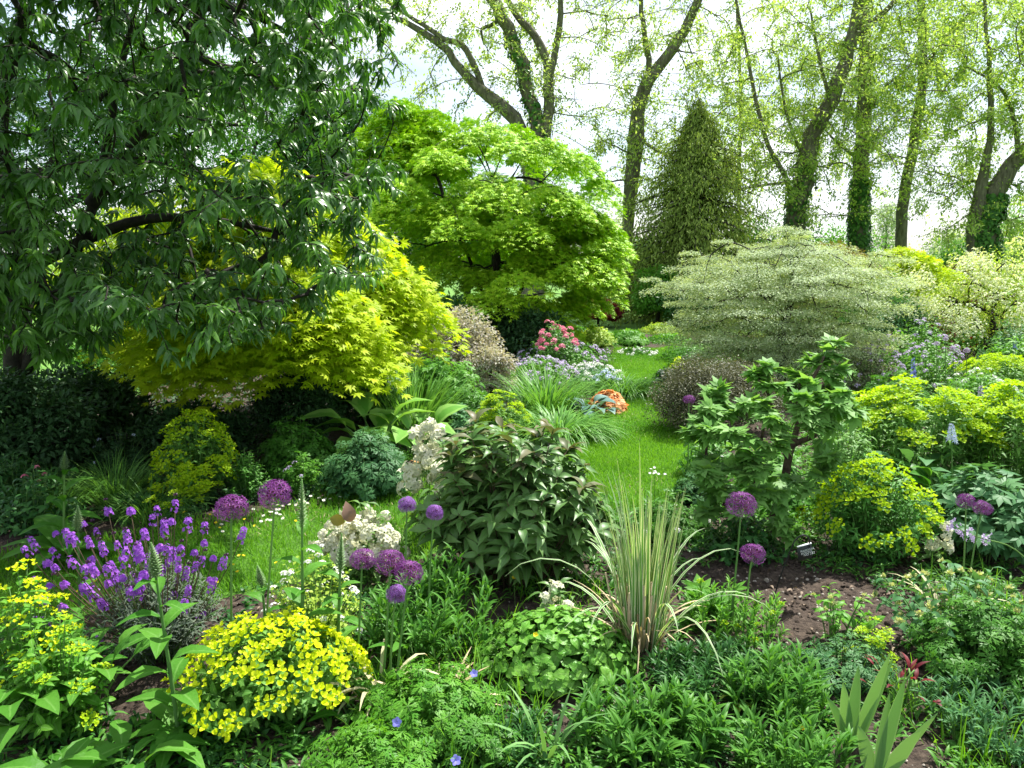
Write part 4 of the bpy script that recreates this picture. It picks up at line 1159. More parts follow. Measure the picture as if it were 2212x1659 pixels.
# ---- broad soft leaves at the near corner
def rosette(label, px, Y, n, ll, mat, name='broad_leaved_plant', tm=None, upr=(.1, 1.1), rad=.06, group=None, part='foliage', stalk=.05, stalk_r=.0035):
    b = spot(px, Y)
    root = thing(name, label, 'plant', b, group)
    an = np.arange(n) * 2.4 + U(0, 6); e = U(upr[0], upr[1], n)
    d = np.stack([np.cos(an), np.sin(an), e], -1)
    k = norm(d)
    st = np.stack([b[0] + U(-rad, rad, n), b[1] + U(-rad, rad, n), np.zeros(n)], -1)
    ls = ll * U(.7, 1.15, n)
    en = st + k * (stalk * U(.5, 1.2, n) / max(stalk, 1e-6) * stalk)[:, None] + np.array([0, 0, stalk * .5])
    tubes('leaf_stalk', bezier(st, (st + en) / 2 + np.array([0, 0, stalk * .25]), en, 5), np.full((n, 5), stalk_r), 'stem', root, 5)
    leaves(part, tm or OVALB, en, d, np.tile(Z1, (n, 1)) + rng.normal(0, .15, (n, 3)), ls, mat, root)
    return root
rosette('clump of broad soft green leaves at the near corner under the yellow spurge fringe', 60, 2.42, 34, .165, 'big_leaf', stalk=.14)
rosette('broad green leaves standing up between the wallflower and the near corner', 190, 2.55, 20, .15, 'big_leaf', stalk=.15, upr=(.5, 1.6))
rosette('low broad leaves at the foot of the front spire', 300, 2.2, 14, .16, 'big_leaf', stalk=.06, upr=(.1, .7))
rosette('lowest broad leaves along the near edge of the bed', 130, 2.12, 20, .15, 'big_leaf', stalk=.05)
rosette('broad leaf tuft between the front spurge and the green shoots', 770, 2.5, 10, .15, 'big_leaf', stalk=.05)
rosette('single broad leaves behind the fallen pale stems', 900, 2.85, 6, .13, 'big_leaf', stalk=.08, upr=(.6, 1.5))
root, tip, tg, dm = bed('spurge with yellow bracts at the near edge beside the wallflower', -60, 200, 1235, 2.55, 60, OVAL, .055, 'fresh_leaf', 'spurge_plant', lps=10, flower=SPURGE_BIG, fn=46, fs=.85, fname='flower_cluster')
root, tip, tg, dm = bed('pale green spurge not yet open, in front of the wallflower', 20, 240, 1325, 2.42, 46, OVAL, .05, 'fresh_leaf', 'spurge_plant', lps=11, flower=SPURGE_LIME, fn=14, fs=.6, fname='flower_cluster')

# ---- white flowered lime leaved plant, behind the spires
root, tip, tg, dm = bed('lime leaved mound dotted with small white flower clusters', 560, 810, 1185, 3.0, 120, ROUND, .028, 'lime_leaf', 'white_flowered_plant', lps=12, ry=.24, flower=FL_WHITE, fn=52, fs=.017, t0=.15)
bed('feathery grey-green plant at the foot of the white flowers', 520, 700, 1330, 2.7, 80, CUT, .035, 'blue_leaf', 'feathery_plant', lps=9)

# ---- cream hellebores
def hellebore(label, x0, x1, yt, Y, n, fs, nfl, ry=.15, lo=.55):
    root, tip, tg, dm = bed(label, x0, x1, yt, Y, n, BUSHL, .10, 'helle', 'hellebore_plant', lps=4, ry=ry)
    xy, rx, h = dm
    ph = U(0, 6.28, nfl); r = np.sqrt(U(0, 1, nfl))
    tips = np.stack([xy[0] + rx * r * np.cos(ph), xy[1] + ry * r * np.sin(ph) - .05, h * (1.02 - .45 * r ** 2) * U(lo, 1.0, nfl)], -1)
    heads_on(root, 'flower', FL_CREAM, tips, np.stack([U(-.8, .8, nfl), U(-1, .1, nfl), U(-.5, .5, nfl)], -1), fs, 100, 0, .85)
hellebore('cream hellebore heads above the big bronze-leaved bush', 875, 985, 905, 4.3, 24, .032, 46, lo=.7)
hellebore('cream hellebore flowers low beside the big bronze-leaved bush', 685, 890, 1085, 3.75, 30, .026, 90)
hellebore('small sprawl of pale hellebore flowers under the striped grass', 1145, 1265, 1245, 3.1, 10, .022, 18, ry=.1, lo=.3)
hellebore('single cream hellebore sprig beside the bright spurge mound', 1990, 2040, 1110, 3.9, 5, .022, 10, ry=.06)

# ---- the big bronze-leaved bush in the middle
xy, rx, h = dims(885, 1325, 930, 3.75)
root, tip, tg = clump('bronze_leaved_bush', 'big bush of leathery pointed leaves, bronze at the top, in the middle of the bed', 'shrub', xy, rx, h, 165, TRIFOL, .145, 'helle', 7, ry=.42, dome=.6, pw=2.6, out=.8, t0=.3, droop=-.25, upz=1.6, base=.4, stem_r=.0035, stem_mat='stem_brown', shrink=.3, hj=(.68, 1.12))
k = tip[:, 2] > h * .66
kk = np.where(k)[0]; kk = kk[::2]
pos = np.repeat(tip[kk], 3, 0); an = U(0, 6.28, len(pos))
leaves('bronze_foliage', BUSHL, pos, np.stack([np.cos(an), np.sin(an), U(.1, 1.0, len(pos))], -1), np.tile(Z1, (len(pos), 1)) + rng.normal(0, .2, (len(pos), 3)), U(.09, .14, len(pos)), 'helle_bronze', root)

# ---- striped ornamental grass with dry canes
b = spot(1385, 3.05)
root = thing('striped_grass', 'tall tuft of cream-striped grass with dry canes at its foot', 'grass', b)
nb = 112
az = U(0, 6.28, nb); r = .085 * np.sqrt(U(0, 1, nb))
pos = np.stack([b[0] + r * np.cos(az), b[1] + r * np.sin(az), np.zeros(nb)], -1)
L = U(.42, .74, nb); tl = U(.0, .12, nb) + r * .8; cu = U(.0, .45, nb) ** 1.3
arch = rng.random(nb) < .13
cu = np.where(arch, U(1.2, 2.3, nb), cu); L = np.where(arch, U(.5, .78, nb), L); tl = np.where(arch, U(.2, .6, nb), tl)
blades('foliage', pos, az + U(-.7, .7, nb), tl, cu, L, U(.0055, .0105, nb), 'blade_var', root, 10, pw=2.0)
# the longest upright blades
lp = np.array([P(1383, 955, 3.0), P(1335, 985, 3.0), P(1408, 1010, 3.0), P(1440, 1040, 3.0), P(1300, 1075, 3.02)])
d = lp - b; hz = np.hypot(d[:, 0], d[:, 1])
blades('tall_blade', np.tile(b, (5, 1)), np.arctan2(d[:, 1], d[:, 0]), np.arctan2(hz, d[:, 2]), np.zeros(5) + .02, np.linalg.norm(d, axis=1), np.full(5, .008), 'blade_var', root, 10)
nb = 34
az = U(0, 6.28, nb); r = .095 * np.sqrt(U(0, 1, nb))
st = np.stack([b[0] + r * np.cos(az), b[1] + r * np.sin(az) - .01, np.full(nb, -.01)], -1)
en = st + np.stack([np.cos(az) * U(0, .07, nb), np.sin(az) * U(0, .07, nb), U(.10, .34, nb)], -1)
tubes('dry_cane', np.stack([st, (st + en) / 2, en], 1), np.full((nb, 3), .0042), 'straw', root, 6)
nb = 24
az = U(0, 6.28, nb)
blades('dead_blade', np.stack([b[0] + .1 * np.cos(az), b[1] + .1 * np.sin(az), U(0, .12, nb)], -1), az, U(.5, 1.3, nb), U(.5, 1.4, nb), U(.2, .42, nb), U(.003, .006, nb), 'straw', root, 7)

# ---- low heart-leaved mound in front of the grass
xy, rx, h = dims(1015, 1390, 1330, 2.86)
root, tip, tg = clump('heart_leaved_plant', 'dense low mound of glossy heart shaped leaves in front of the striped grass', 'plant', xy, rx, h * 1.05, 460, HEART, .052, 'heart_leaf', 2, ry=.27, dome=.8, pw=2.2, t0=.8, out=.8, droop=.25, base=.55)

# ---- green lance-leaved shoots (ground layer)
def shoots(label, x0, x1, yt, Y, n, ry, mat='mid_leaf', ls=.085, lps=15, tm=SLIM, **kw):
    return bed(label, x0, x1, yt, Y, int(n * .8), tm, ls, mat, 'shoot_plant', lps=lps, ry=ry, dome=.3, base=.9, t0=.08, hj=(.35, 1.15), out=.42, droop=.0, **kw)
shoots('patch of lance-leaved green shoots under the purple allium trio', 780, 1080, 1262, 3.05, 90, .24)
shoots('lance-leaved shoots at the edge of the shade under the bronze-leaved bush', 900, 1010, 1200, 3.25, 30, .12)
shoots('wide patch of lance-leaved green shoots along the near edge below the heart-leaved mound', 1230, 1560, 1520, 2.36, 130, .2, 'mid_leaf')
shoots('low carpet of dark green shoots between the striped grass and the bare soil', 1400, 1720, 1425, 2.72, 150, .22, 'deep_leaf', .065)
shoots('taller spreading shoots standing at the edge of the bare soil', 1560, 1780, 1430, 2.5, 60, .18)
shoots('narrow grassy shoots by the iris blades at the near edge', 1560, 1850, 1575, 2.22, 80, .15, 'mid_leaf', .07)
shoots('yellow-green leafy stems with pale buds beside the striped grass', 1470, 1700, 1270, 3.1, 60, .2, 'fresh_leaf', .06, flower=FL_SEED, fn=9, fs=.016)
shoots('dark low shoots between the near spurge and the geranium', 1000, 1200, 1575, 2.35, 50, .15, 'deep_leaf', .06)
shoots('grey-green bushy shoots at the near corner beyond the iris', 2005, 2260, 1505, 2.42, 110, .24, 'blue_leaf', .06)

# ---- violet geranium
root, tip, tg, dm = bed('cut-leaved geranium spreading in front of the pale bent leaves, with violet flowers', 760, 1085, 1462, 2.45, 150, CUT, .055, 'fresh_leaf', 'geranium_plant', lps=4, ry=.26, dome=.5, base=.6, t0=.45, out=.7, hj=(.4, 1.15))
VIO = flower_proto('blueflower', 1, 0.0, 5, 1.0, 1, t_leaf([(.2, .2), (.6, .42), (.88, .28)], .1, .0), .35)
for (px, py, Y, s) in ((858, 1560, 2.28, .02), (985, 1642, 2.15, .019), (1024, 1455, 2.5, .015)):
    e = P(px, py, Y)
    bs = spot(px - 10, Y + .1)
    tubes('flower_stalk', bezier(bs[None], ((bs + e) / 2)[None], e[None], 6), np.full((1, 6), .0013), 'stem', root, 5)
    heads_on(root, 'flower', [VIO], e[None], np.array([[-.1, -.9, .5]]), s, 5, 0, .8)
bed('cut-leaved geranium at the very front edge beside the spurge', 640, 960, 1590, 2.18, 70, CUT, .055, 'fresh_leaf', 'geranium_plant', lps=4, ry=.16, t0=.4, base=.6, dome=.4)
bed('small cut-leaved geranium tuft at the near edge below the pale dead stems', 930, 1120, 1560, 2.28, 40, CUT, .045, 'mid_leaf', 'geranium_plant', lps=4, ry=.12, t0=.4, base=.6, dome=.4)

# pale bent dying allium leaves
grass_clump('withering_bulb_leaves', 'pale bent withering leaves at the foot of the purple allium trio', 'plant', spot(830, 2.62), 20, (.16, .32), (.008, .013), 'straw_pale', (.1, .5), (1.4, 2.9), .09)
grass_clump('withering_bulb_leaves', 'straw coloured withering leaves lying by the geranium', 'plant', spot(950, 2.6), 14, (.14, .26), (.006, .011), 'straw', (.8, 1.2), (.3, 1.0), .08)
grass_clump('withering_bulb_leaves', 'yellowing strap leaves at the foot of the two far alliums', 'plant', spot(2040, 3.3), 12, (.16, .28), (.007, .012), 'straw_pale', (.2, .7), (1.0, 2.2), .07)
# bulb leaves and iris blades
grass_clump('daffodil_leaves', 'blue-green strap leaves of a small bulb at the near edge', 'plant', spot(1185, 2.28), 11, (.20, .33), (.006, .009), 'blade_blue', (.05, .7), (.3, 1.9), .03)
def iris(label, px, Y, specs, mat='blade_blue', w=.021):
    """flat sword leaves: the blade lies in the plane of the fan"""
    b = spot(px, Y)
    root = thing('iris_plant', label, 'plant', b, 'iris fans')
    K = 9; t = np.linspace(0, 1, K)
    for (dx, L, tilt, cu) in specs:
        a = tilt + (cu if tilt >= 0 else -cu) * t ** 1.5
        yaw = U(-.35, .35)
        x = np.concatenate([[0], np.cumsum(np.sin(a[1:]) * L / (K - 1))]); z = np.concatenate([[0], np.cumsum(np.cos(a[1:]) * L / (K - 1))])
        hw = w * U(.8, 1.1) * (.55 + .45 * np.minimum(1, t * 3)) * (1 - t ** 3.5) + .0008
        rows = []
        for sgn, th in ((-1, 0), (0, .003), (1, 0)):
            xx = x + sgn * hw * np.cos(a); zz = z - sgn * hw * np.sin(a)
            rows.append(np.stack([b[0] + dx + xx * math.cos(yaw), b[1] + xx * math.sin(yaw) - th, zz], -1))
        V = np.stack(rows, 1).reshape(-1, 3)
        q = (np.arange(K - 1) * 3)[:, None]
        mesh('leaf', V, [np.concatenate([q + np.array([[0, 1, 4, 3]]), q + np.array([[1, 2, 5, 4]])])], mat, root, dict(rnd=np.full(len(V), rng.random()), mar=np.tile([1., 0, 1.], K)))
iris('fan of upright blue-green iris blades at the near edge of the bare soil', 1835, 2.33, [(0, .30, .02, .02), (.01, .36, .24, .05), (-.01, .24, -.06, .1), (.02, .33, .34, .05), (0, .2, -.25, .4)])
iris('second iris fan nearest the corner, one blade cut short', 1895, 2.2, [(0, .34, .16, .02), (.02, .26, .62, .1), (.0, .28, .05, .05), (-.02, .18, -.2, .2), (.02, .2, .45, .05)])

# ---- right front: seed heads, geranium mounds, small spurge
root, tip, tg, dm = bed('primula-like plant with pale seed heads on thin stalks along the bare soil', 1880, 2215, 1245, 3.0, 60, OVAL, .07, 'blue_leaf', 'seed_head_plant', lps=6, ry=.3, flower=SEED, fn=44, fs=.022, fname='seed_head', dome=.4, hj=(.6, 1.25))
bed('few pale seed heads over small leaves in the middle of the bare soil', 1720, 1880, 1270, 3.05, 12, OVAL, .06, 'fresh_leaf', 'seed_head_plant', lps=6, ry=.12, flower=SEED, fn=8, fs=.02, fname='seed_head', dome=.3, hj=(.4, 1.1))
bed('leafy mound of geranium at the edge of the bare soil, under the seed heads', 1960, 2290, 1300, 2.75, 150, CUT, .055, 'mid_leaf', 'geranium_plant', lps=4, ry=.3, t0=.45, base=.55, dome=.6)
bed('blue-green lobed geranium behind the two touching alliums', 1985, 2270, 1010, 4.1, 120, PALM5, .10, 'blue_leaf', 'geranium_plant', lps=4, ry=.4, t0=.45, base=.5, dome=.6)
bed('light green feathery plant in the middle of the bare soil edge', 1700, 1960, 1385, 2.75, 50, CUT, .045, 'blue_leaf', 'feathery_plant', lps=5, ry=.16, t0=.3, base=.6, dome=.5)
root, tip, tg, dm = bed('small sparse spurge with lime bracts on the bare soil', 1830, 1935, 1335, 2.8, 16, OVAL, .04, 'spurge_leaf', 'spurge_plant', lps=6, ry=.1, flower=SPURGE_LIME, fn=16, fs=.5, fname='flower_cluster')
rosette('red-leaved seedling rosettes by the iris blades', 1950, 2.55, 16, .06, 'red_leaf', 'red_leaved_plant', LANCE, stalk=.12, upr=(.2, 1.2), rad=.05)
rosette('pleated lime leaves of a seedling among the dark shoots', 1625, 2.55, 6, .075, 'lime_leaf', 'seedling_plant', OVAL, stalk=.08, upr=(.0, .5))
rosette('bright crinkled green leaves at the foot of the low allium', 1530, 3.3, 22, .10, 'fresh_leaf', 'lobed_leaf_plant', PALM5, stalk=.09)
rosette('small round-leaved seedling alone on the soil', 1850, 3.1, 9, .06, 'fresh_leaf', 'seedling_plant', HEART, stalk=.05)

# ---- spurge mounds on the right
xy, rx, h = dims(1730, 2020, 985, 4.05)
root, tip, tg = clump('spurge_plant', 'bright green spurge mound with lime tops beside the tree peony', 'plant', xy, rx, h, 210, LANCE, .055, 'spurge_blue', 16, ry=.36, dome=.65, out=.6)
heads_on(root, 'flower_cluster', SPURGE_SM, tip, tg, 1.0, 100, 0, .85)
for (lab, x0, x1, yt, Y, nst, sc) in (('large yellow spurge behind the bright spurge mound, nearest the dogwood', 1825, 2110, 835, 5.3, 170, 1.0),
                                      ('large yellow spurge at the far side of the bed below the faded alliums', 2060, 2340, 850, 5.0, 170, 1.0),
                                      ('low yellow-green spurge farther back below the white-edged shrub', 2060, 2300, 775, 8.6, 80, 1.0)):
    root, tip, tg, dm = bed(lab, x0, x1, yt, Y, nst, LANCE, .085, 'spurge_leaf', 'spurge_plant', lps=24, ry=.6, dome=.34, pw=3, base=.6, t0=.05)
    heads_on(root, 'flower_cluster', SPURGE_YEL, tip, tg, sc * 1.5, 100, 0, .8)

# ---- tree peony
b = spot(1668, 4.25)
root = thing('tree_peony_shrub', 'tree peony with thick brown stems and blue-green cut leaves behind the plant label', 'shrub', b)
stems = []
for spec in ([(1660, 1150, 4.25), (1690, 1060, 4.25), (1700, 1000, 4.22), (1720, 930, 4.25), (1740, 850, 4.3), (1780, 770, 4.35)],
             [(1650, 1150, 4.2), (1620, 1090, 4.2), (1630, 1040, 4.2), (1640, 960, 4.25), (1655, 880, 4.3)],
             [(1640, 1150, 4.25), (1560, 1080, 4.2), (1535, 1030, 4.2), (1525, 940, 4.2), (1520, 870, 4.3)],
             [(1700, 1000, 4.22), (1690, 940, 4.3), (1660, 860, 4.35), (1640, 820, 4.4)],
             [(1715, 960, 4.24), (1770, 930, 4.2), (1800, 880, 4.15), (1830, 840, 4.1)]):
    q = np.array([P(*s_) for s_ in spec]); q[0, 2] = max(q[0, 2], 0) if len(stems) < 3 else q[0, 2]
    if len(stems) < 3: q[0] = [q[0, 0], q[0, 1], -.02]
    q = spline(q, 14) ; q[1:-1] += rng.normal(0, .006, (12, 3)); stems.append(q)
    tubes('woody_stem', q[None], np.linspace(.032 if len(stems) == 1 else .018, .007, 14)[None], 'bark_brown', root, 9)
tips = []
for px_, py_, Y_ in ((1795, 765, 4.4), (1760, 775, 4.4), (1720, 800, 4.4), (1680, 830, 4.35), (1640, 835, 4.4), (1810, 810, 4.3), (1835, 850, 4.2), (1840, 900, 4.15), (1800, 880, 4.05), (1760, 850, 4.1),
                     (1720, 870, 4.05), (1680, 900, 4.0), (1640, 890, 4.1), (1600, 880, 4.3), (1560, 870, 4.3), (1540, 860, 4.3), (1515, 900, 4.2), (1530, 940, 4.1), (1545, 930, 4.0), (1590, 940, 4.0),
                     (1640, 960, 3.95), (1690, 960, 3.95), (1750, 940, 3.95), (1800, 960, 4.0), (1505, 950, 4.3), (1525, 1000, 4.1), (1540, 1010, 3.95), (1590, 1020, 3.95), (1640, 1040, 3.9), (1560, 1060, 3.9),
                     (1530, 1070, 4.1), (1610, 1090, 3.85), (1690, 1090, 3.9), (1740, 1060, 3.95), (1540, 1110, 4.0), (1780, 1010, 4.05), (1690, 1130, 3.9), (1660, 780, 4.45), (1580, 960, 4.5), (1660, 1000, 4.5), (1760, 900, 4.5)):
    for _ in range(3):
        q = P(px_, py_, Y_) + rng.normal(0, .045, 3); tips.append(q)
tips = np.array(tips); tips[:, 2] = np.maximum(tips[:, 2], .1)
paths, rf = grow(np.concatenate([q[4:] for q in stems]), tips, 6, .12, .08, .3)
tubes('leaf_stalk', paths, rf * .0024, 'stem', root, 5)
tm_, pos, d, up, sz = twig_leaves(paths, 17, .3, PEONY, .09, droop=-.08, out=.75, upmix=2.2, jitter=.32)
leaves('foliage', PEONY, pos, d, up, sz, 'peony', root)
e = P(1795, 752, 4.4)
leaves('seed_head', OVAL, np.tile(e, (7, 1)), np.concatenate([sphere_dirs(4, .6), np.stack([np.cos(np.arange(3) * 2.1), np.sin(np.arange(3) * 2.1), np.full(3, .1)], -1)]), norm(rng.normal(0, 1, (7, 3))), U(.03, .05, 7), 'straw', root)

# ---- plant label
c = P(1738, 1193, 3.42)
bs = spot(1665, 3.40)
root = thing('plant_label', 'small slate-grey plant label with white lettering hanging from a bent black wire stake', 'sign', bs)
hook = [bs + [0, 0, -.03], bs + (P(1700, 1200, 3.4) - bs) * .5, P(1712, 1178, 3.4), P(1722, 1163, 3.4), P(1733, 1156, 3.4), P(1744, 1159, 3.405), P(1749, 1170, 3.41), P(1748, 1182, 3.412)]
hook = spline(np.array(hook), 40)
tubes('stake', hook[None], np.full((1, 40), .0032), 'metal', root, 8)
pw_, ph_ = wid(33, 3.42) / 2, wid(38, 3.42) / 2
tlt = math.radians(14)
ax = np.array([math.cos(tlt), .12, math.sin(tlt)]); ax = norm(ax); az_ = norm(np.array([-.0, -.25, 1.0]) - ax * np.dot([-.0, -.25, 1.0], ax)); nn_ = np.cross(ax, az_)
def plate_pts(w_, h_, n_):
    return [c + ax * a * w_ + az_ * b2 * h_ + nn_ * n_ for a, b2 in ((-1, -1), (.92, -1), (1, -.92), (1, .92), (.92, 1), (-1, 1))]
V = np.array(plate_pts(pw_, ph_, .002) + plate_pts(pw_, ph_, -.002))
side = np.array([[i, i + 6, (i + 1) % 6 + 6, (i + 1) % 6] for i in range(6)])
pl = mesh('plate', V, [np.array([[0, 1, 2, 3, 4, 5]]), np.array([[11, 10, 9, 8, 7, 6]]), side], 'plate', root, None, False)
V = np.array([c + ax * a * pw_ + az_ * (ph_ + zz) + nn_ * q for a in (-1, 1) for zz in (.001, .004) for q in (-.004, .004)])
mesh('plate_rim', V, [np.array([[0, 1, 3, 2], [4, 6, 7, 5], [0, 4, 5, 1], [2, 3, 7, 6], [0, 2, 6, 4], [1, 5, 7, 3]])], 'paint', pl, None, False)
Rm = Matrix(((ax[0], az_[0], nn_[0]), (ax[1], az_[1], nn_[1]), (ax[2], az_[2], nn_[2])))
if nn_[1] > 0: nn_ = -nn_
for (txt, dz, dx) in (('PAEONIA', .15, -.62), ('ROCKII', -.2, -.55), ('NO 232', -.5, -.2)):
    cu = bpy.data.curves.new('lettering', 'FONT'); cu.body = txt; cu.size = .0165; cu.extrude = .0003
    tmp = bpy.data.objects.new('lettering', cu); me = bpy.data.meshes.new_from_object(tmp); bpy.data.objects.remove(tmp)
    to = bpy.data.objects.new('lettering', me); C.objects.link(to); me.materials.clear(); me.materials.append(M['paint'])
    to.parent = pl
    Rm = Matrix((ax, az_, np.cross(ax, az_))).transposed()
    pp = c + ax * dx * pw_ + az_ * dz * ph_ + np.cross(ax, az_) * .0028
    to.matrix_local = Matrix.Translation(Vector(pp - bs)) @ Rm.to_4x4()

# ================================================================== MIDDLE AND BACK BEDS
bushy('dark rounded bush of tiny dusky leaves beside the grass path', 1545, 7.1, 290, 785, 'purple_leaf', 34000, .026, 'rounded_bush', pad=60, zb=.03, ry=.62)
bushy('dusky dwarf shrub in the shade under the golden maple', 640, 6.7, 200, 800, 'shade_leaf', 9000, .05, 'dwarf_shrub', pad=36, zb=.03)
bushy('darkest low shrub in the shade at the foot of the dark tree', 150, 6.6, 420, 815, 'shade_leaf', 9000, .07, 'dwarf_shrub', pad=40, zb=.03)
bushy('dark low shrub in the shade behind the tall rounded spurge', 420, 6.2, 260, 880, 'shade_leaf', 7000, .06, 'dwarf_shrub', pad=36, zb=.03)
bushy('very dark small shrub added for the shaded gap under the golden maple', 780, 7.6, 170, 800, 'shade_leaf', 6000, .06, 'dwarf_shrub', pad=30, zb=.03)  # dark leaves stand in for the gap in shade below the maple
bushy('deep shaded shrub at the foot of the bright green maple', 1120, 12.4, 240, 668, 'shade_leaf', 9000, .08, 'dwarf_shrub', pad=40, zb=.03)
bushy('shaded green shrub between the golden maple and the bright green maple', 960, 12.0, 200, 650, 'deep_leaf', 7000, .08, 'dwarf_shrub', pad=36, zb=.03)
bushy('pink-white variegated bush beside the golden maple', 985, 9.3, 200, 672, 'euonymus', 13000, .05, 'variegated_shrub', pad=50, zb=.03)
bushy('lower grey-pink end of the variegated bush, sloping to the flowers', 1060, 8.8, 110, 745, 'euonymus', 5000, .045, 'variegated_shrub', pad=26, zb=.03)
bushy('bushy green shrub glimpsed under the dark tree at the edge of the sunlit grass', 300, 10.5, 300, 720, 'mid_leaf', 6000, .08, 'background_shrub', pad=36)
bushy('leafy green shrub at the sunlit edge farthest from the path', -40, 11.0, 260, 690, 'mid_leaf', 5000, .08, 'background_shrub', pad=36)
bushy('green shrub behind the golden maple seen under its skirt', 560, 11.5, 260, 720, 'deep_leaf', 6000, .08, 'background_shrub', pad=36)

# shaded bed to the far side of the lawn
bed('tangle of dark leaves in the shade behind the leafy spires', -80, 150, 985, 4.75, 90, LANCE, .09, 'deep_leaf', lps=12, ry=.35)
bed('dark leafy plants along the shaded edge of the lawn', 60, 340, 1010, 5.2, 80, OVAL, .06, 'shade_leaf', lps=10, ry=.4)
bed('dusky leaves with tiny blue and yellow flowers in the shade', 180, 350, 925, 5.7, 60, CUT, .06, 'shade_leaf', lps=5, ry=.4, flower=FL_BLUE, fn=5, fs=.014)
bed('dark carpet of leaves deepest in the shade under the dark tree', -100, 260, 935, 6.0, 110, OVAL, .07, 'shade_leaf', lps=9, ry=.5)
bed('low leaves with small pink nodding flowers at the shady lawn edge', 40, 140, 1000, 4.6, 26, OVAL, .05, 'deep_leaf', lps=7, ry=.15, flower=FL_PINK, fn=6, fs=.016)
grass_clump('fine_grass', 'tuft of fine dark grass in the shade beside the round spurge', 'grass', spot(250, 5.0)[:2], 420, (.22, .42), (.0016, .003), 'blade', (.1, .7), (.6, 1.8), .16)
grass_clump('fine_grass', 'tuft of fine grass behind the wallflower at the shady lawn edge', 'grass', spot(120, 4.75)[:2], 320, (.2, .36), (.0016, .003), 'blade', (.1, .7), (.6, 1.8), .14)
bed('small bushy bright green mound beside the round spurge', 478, 592, 972, 5.0, 110, OVAL, .032, 'mid_leaf', lps=14, ry=.18)
bed('cut-leaved green plants between the small bushy mound and the hosta', 545, 740, 902, 5.5, 110, CUT, .085, 'mid_leaf', 'cut_leaved_plant', lps=5, ry=.38, t0=.3)
bed('broad mass of dark green cut leaves at the lawn edge below the hosta', 690, 905, 930, 5.15, 150, CUT, .085, 'blue_leaf', 'cut_leaved_plant', lps=5, ry=.34, t0=.3)
bed('spent pale seedheads and thin stalks among the cut leaves at the lawn edge', 600, 720, 975, 5.1, 40, CUT, .05, 'fresh_leaf', 'cut_leaved_plant', lps=5, ry=.14, flower=FL_LILAC, fn=4, fs=.018)
HOSTAL = t_leaf([(.06, .12), (.2, .27), (.42, .34), (.65, .29), (.85, .14)], .25, .5, wave=.012)
rosette('hosta with big ribbed green leaves behind the cut-leaved plants', 800, 6.0, 13, .34, 'hosta', 'hosta_plant', HOSTAL, (.35, 1.3), .08, stalk=.26, stalk_r=.006)
rosette('second green hosta, its leaves upright behind the cream hellebore heads', 895, 6.1, 9, .30, 'hosta', 'hosta_plant', HOSTAL, (.5, 1.5), .06, stalk=.24, stalk_r=.006)
grass_clump('daylily_plant', 'fountain of long dark green daylily leaves above the hostas', 'plant', spot(890, 7.3)[:2], 240, (.5, .82), (.006, .010), 'blade', (.05, .6), (.3, 1.4), .30)
grass_clump('daylily_plant', 'fan of narrow green leaves at the skirt of the golden maple', 'plant', spot(815, 7.8)[:2], 120, (.5, .85), (.006, .009), 'blade', (.1, .7), (.2, 1.0), .2)
bed('leafy green plants in front of the pink-white variegated bush', 850, 1060, 752, 8.2, 130, PALM5, .09, 'fresh_leaf', lps=7, ry=.45, t0=.15)
bed('feathery green plants beside the yellow spurge in the middle bed', 930, 1080, 835, 7.6, 90, LANCE, .09, 'mid_leaf', lps=12, ry=.4, t0=.1)
bed('dusky blue-green low leaves in front of the daylily fountain', 960, 1030, 880, 6.8, 40, PALM5, .08, 'blue_leaf', lps=6, ry=.2)
root, tip, tg, dm = bed('yellow-green spurge in the middle bed left of the arching grass', 1012, 1155, 848, 7.0, 90, LANCE, .06, 'spurge_leaf', 'spurge_plant', lps=14, ry=.3)
heads_on(root, 'flower_cluster', SPURGE_LIME, tip, tg, .8, 90)
grass_clump('arching_grass', 'mop of arching green grass at the edge of the path before the blue hosta', 'grass', spot(1205, 6.9)[:2], 620, (.34, .58), (.005, .008), 'blade', (.2, 1.1), (1.2, 2.4), .26)
grass_clump('arching_grass', 'second mop of arching grass beyond the orange leaves', 'grass', spot(1345, 9.1)[:2], 460, (.36, .6), (.005, .008), 'blade', (.2, 1.1), (1.2, 2.4), .24)
grass_clump('arching_grass', 'grassy tuft between the yellow spurge and the lilac flowers', 'grass', spot(1180, 8.0)[:2], 300, (.4, .7), (.005, .008), 'blade', (.1, .7), (.5, 1.6), .25)
rosette('blue-grey hosta tucked beside the orange leaves', 1288, 7.85, 20, .17, 'hosta_blue', 'hosta_plant', HOSTAL, (.1, .9), .12, stalk=.11)
CRINK = t_palm([-2.2, -1.3, -.45, .45, 1.3, 2.2], [.6, .85, 1, 1, .85, .6], .34, .35)
root, tip, tg, dm = bed('glowing orange leaved plant at the edge of the grass path', 1272, 1352, 842, 8.1, 170, CRINK, .085, 'orange', 'orange_leaved_plant', lps=4, ry=.26, t0=.6, dome=.8, base=.6)
rosette('small orange leaved plant behind the cream hellebore heads', 1002, 4.7, 12, .05, 'orange', 'orange_leaved_plant', CRINK, (.2, 1.0), .05, stalk=.45)
bed('cloud of small lilac-white flowers filling the middle of the far bed', 1090, 1250, 772, 9.6, 150, OVAL, .06, 'fresh_leaf', 'flowering_plant', lps=8, ry=.7, flower=FL_LILAC, fn=95, fs=.032, t0=.1, dome=.5)
bed('drift of small white flowers beside the grass path above the arching grass', 1210, 1345, 785, 9.9, 140, OVAL, .06, 'blue_leaf', 'flowering_plant', lps=8, ry=.6, flower=FL_WHITE, fn=95, fs=.030, t0=.1, dome=.5)
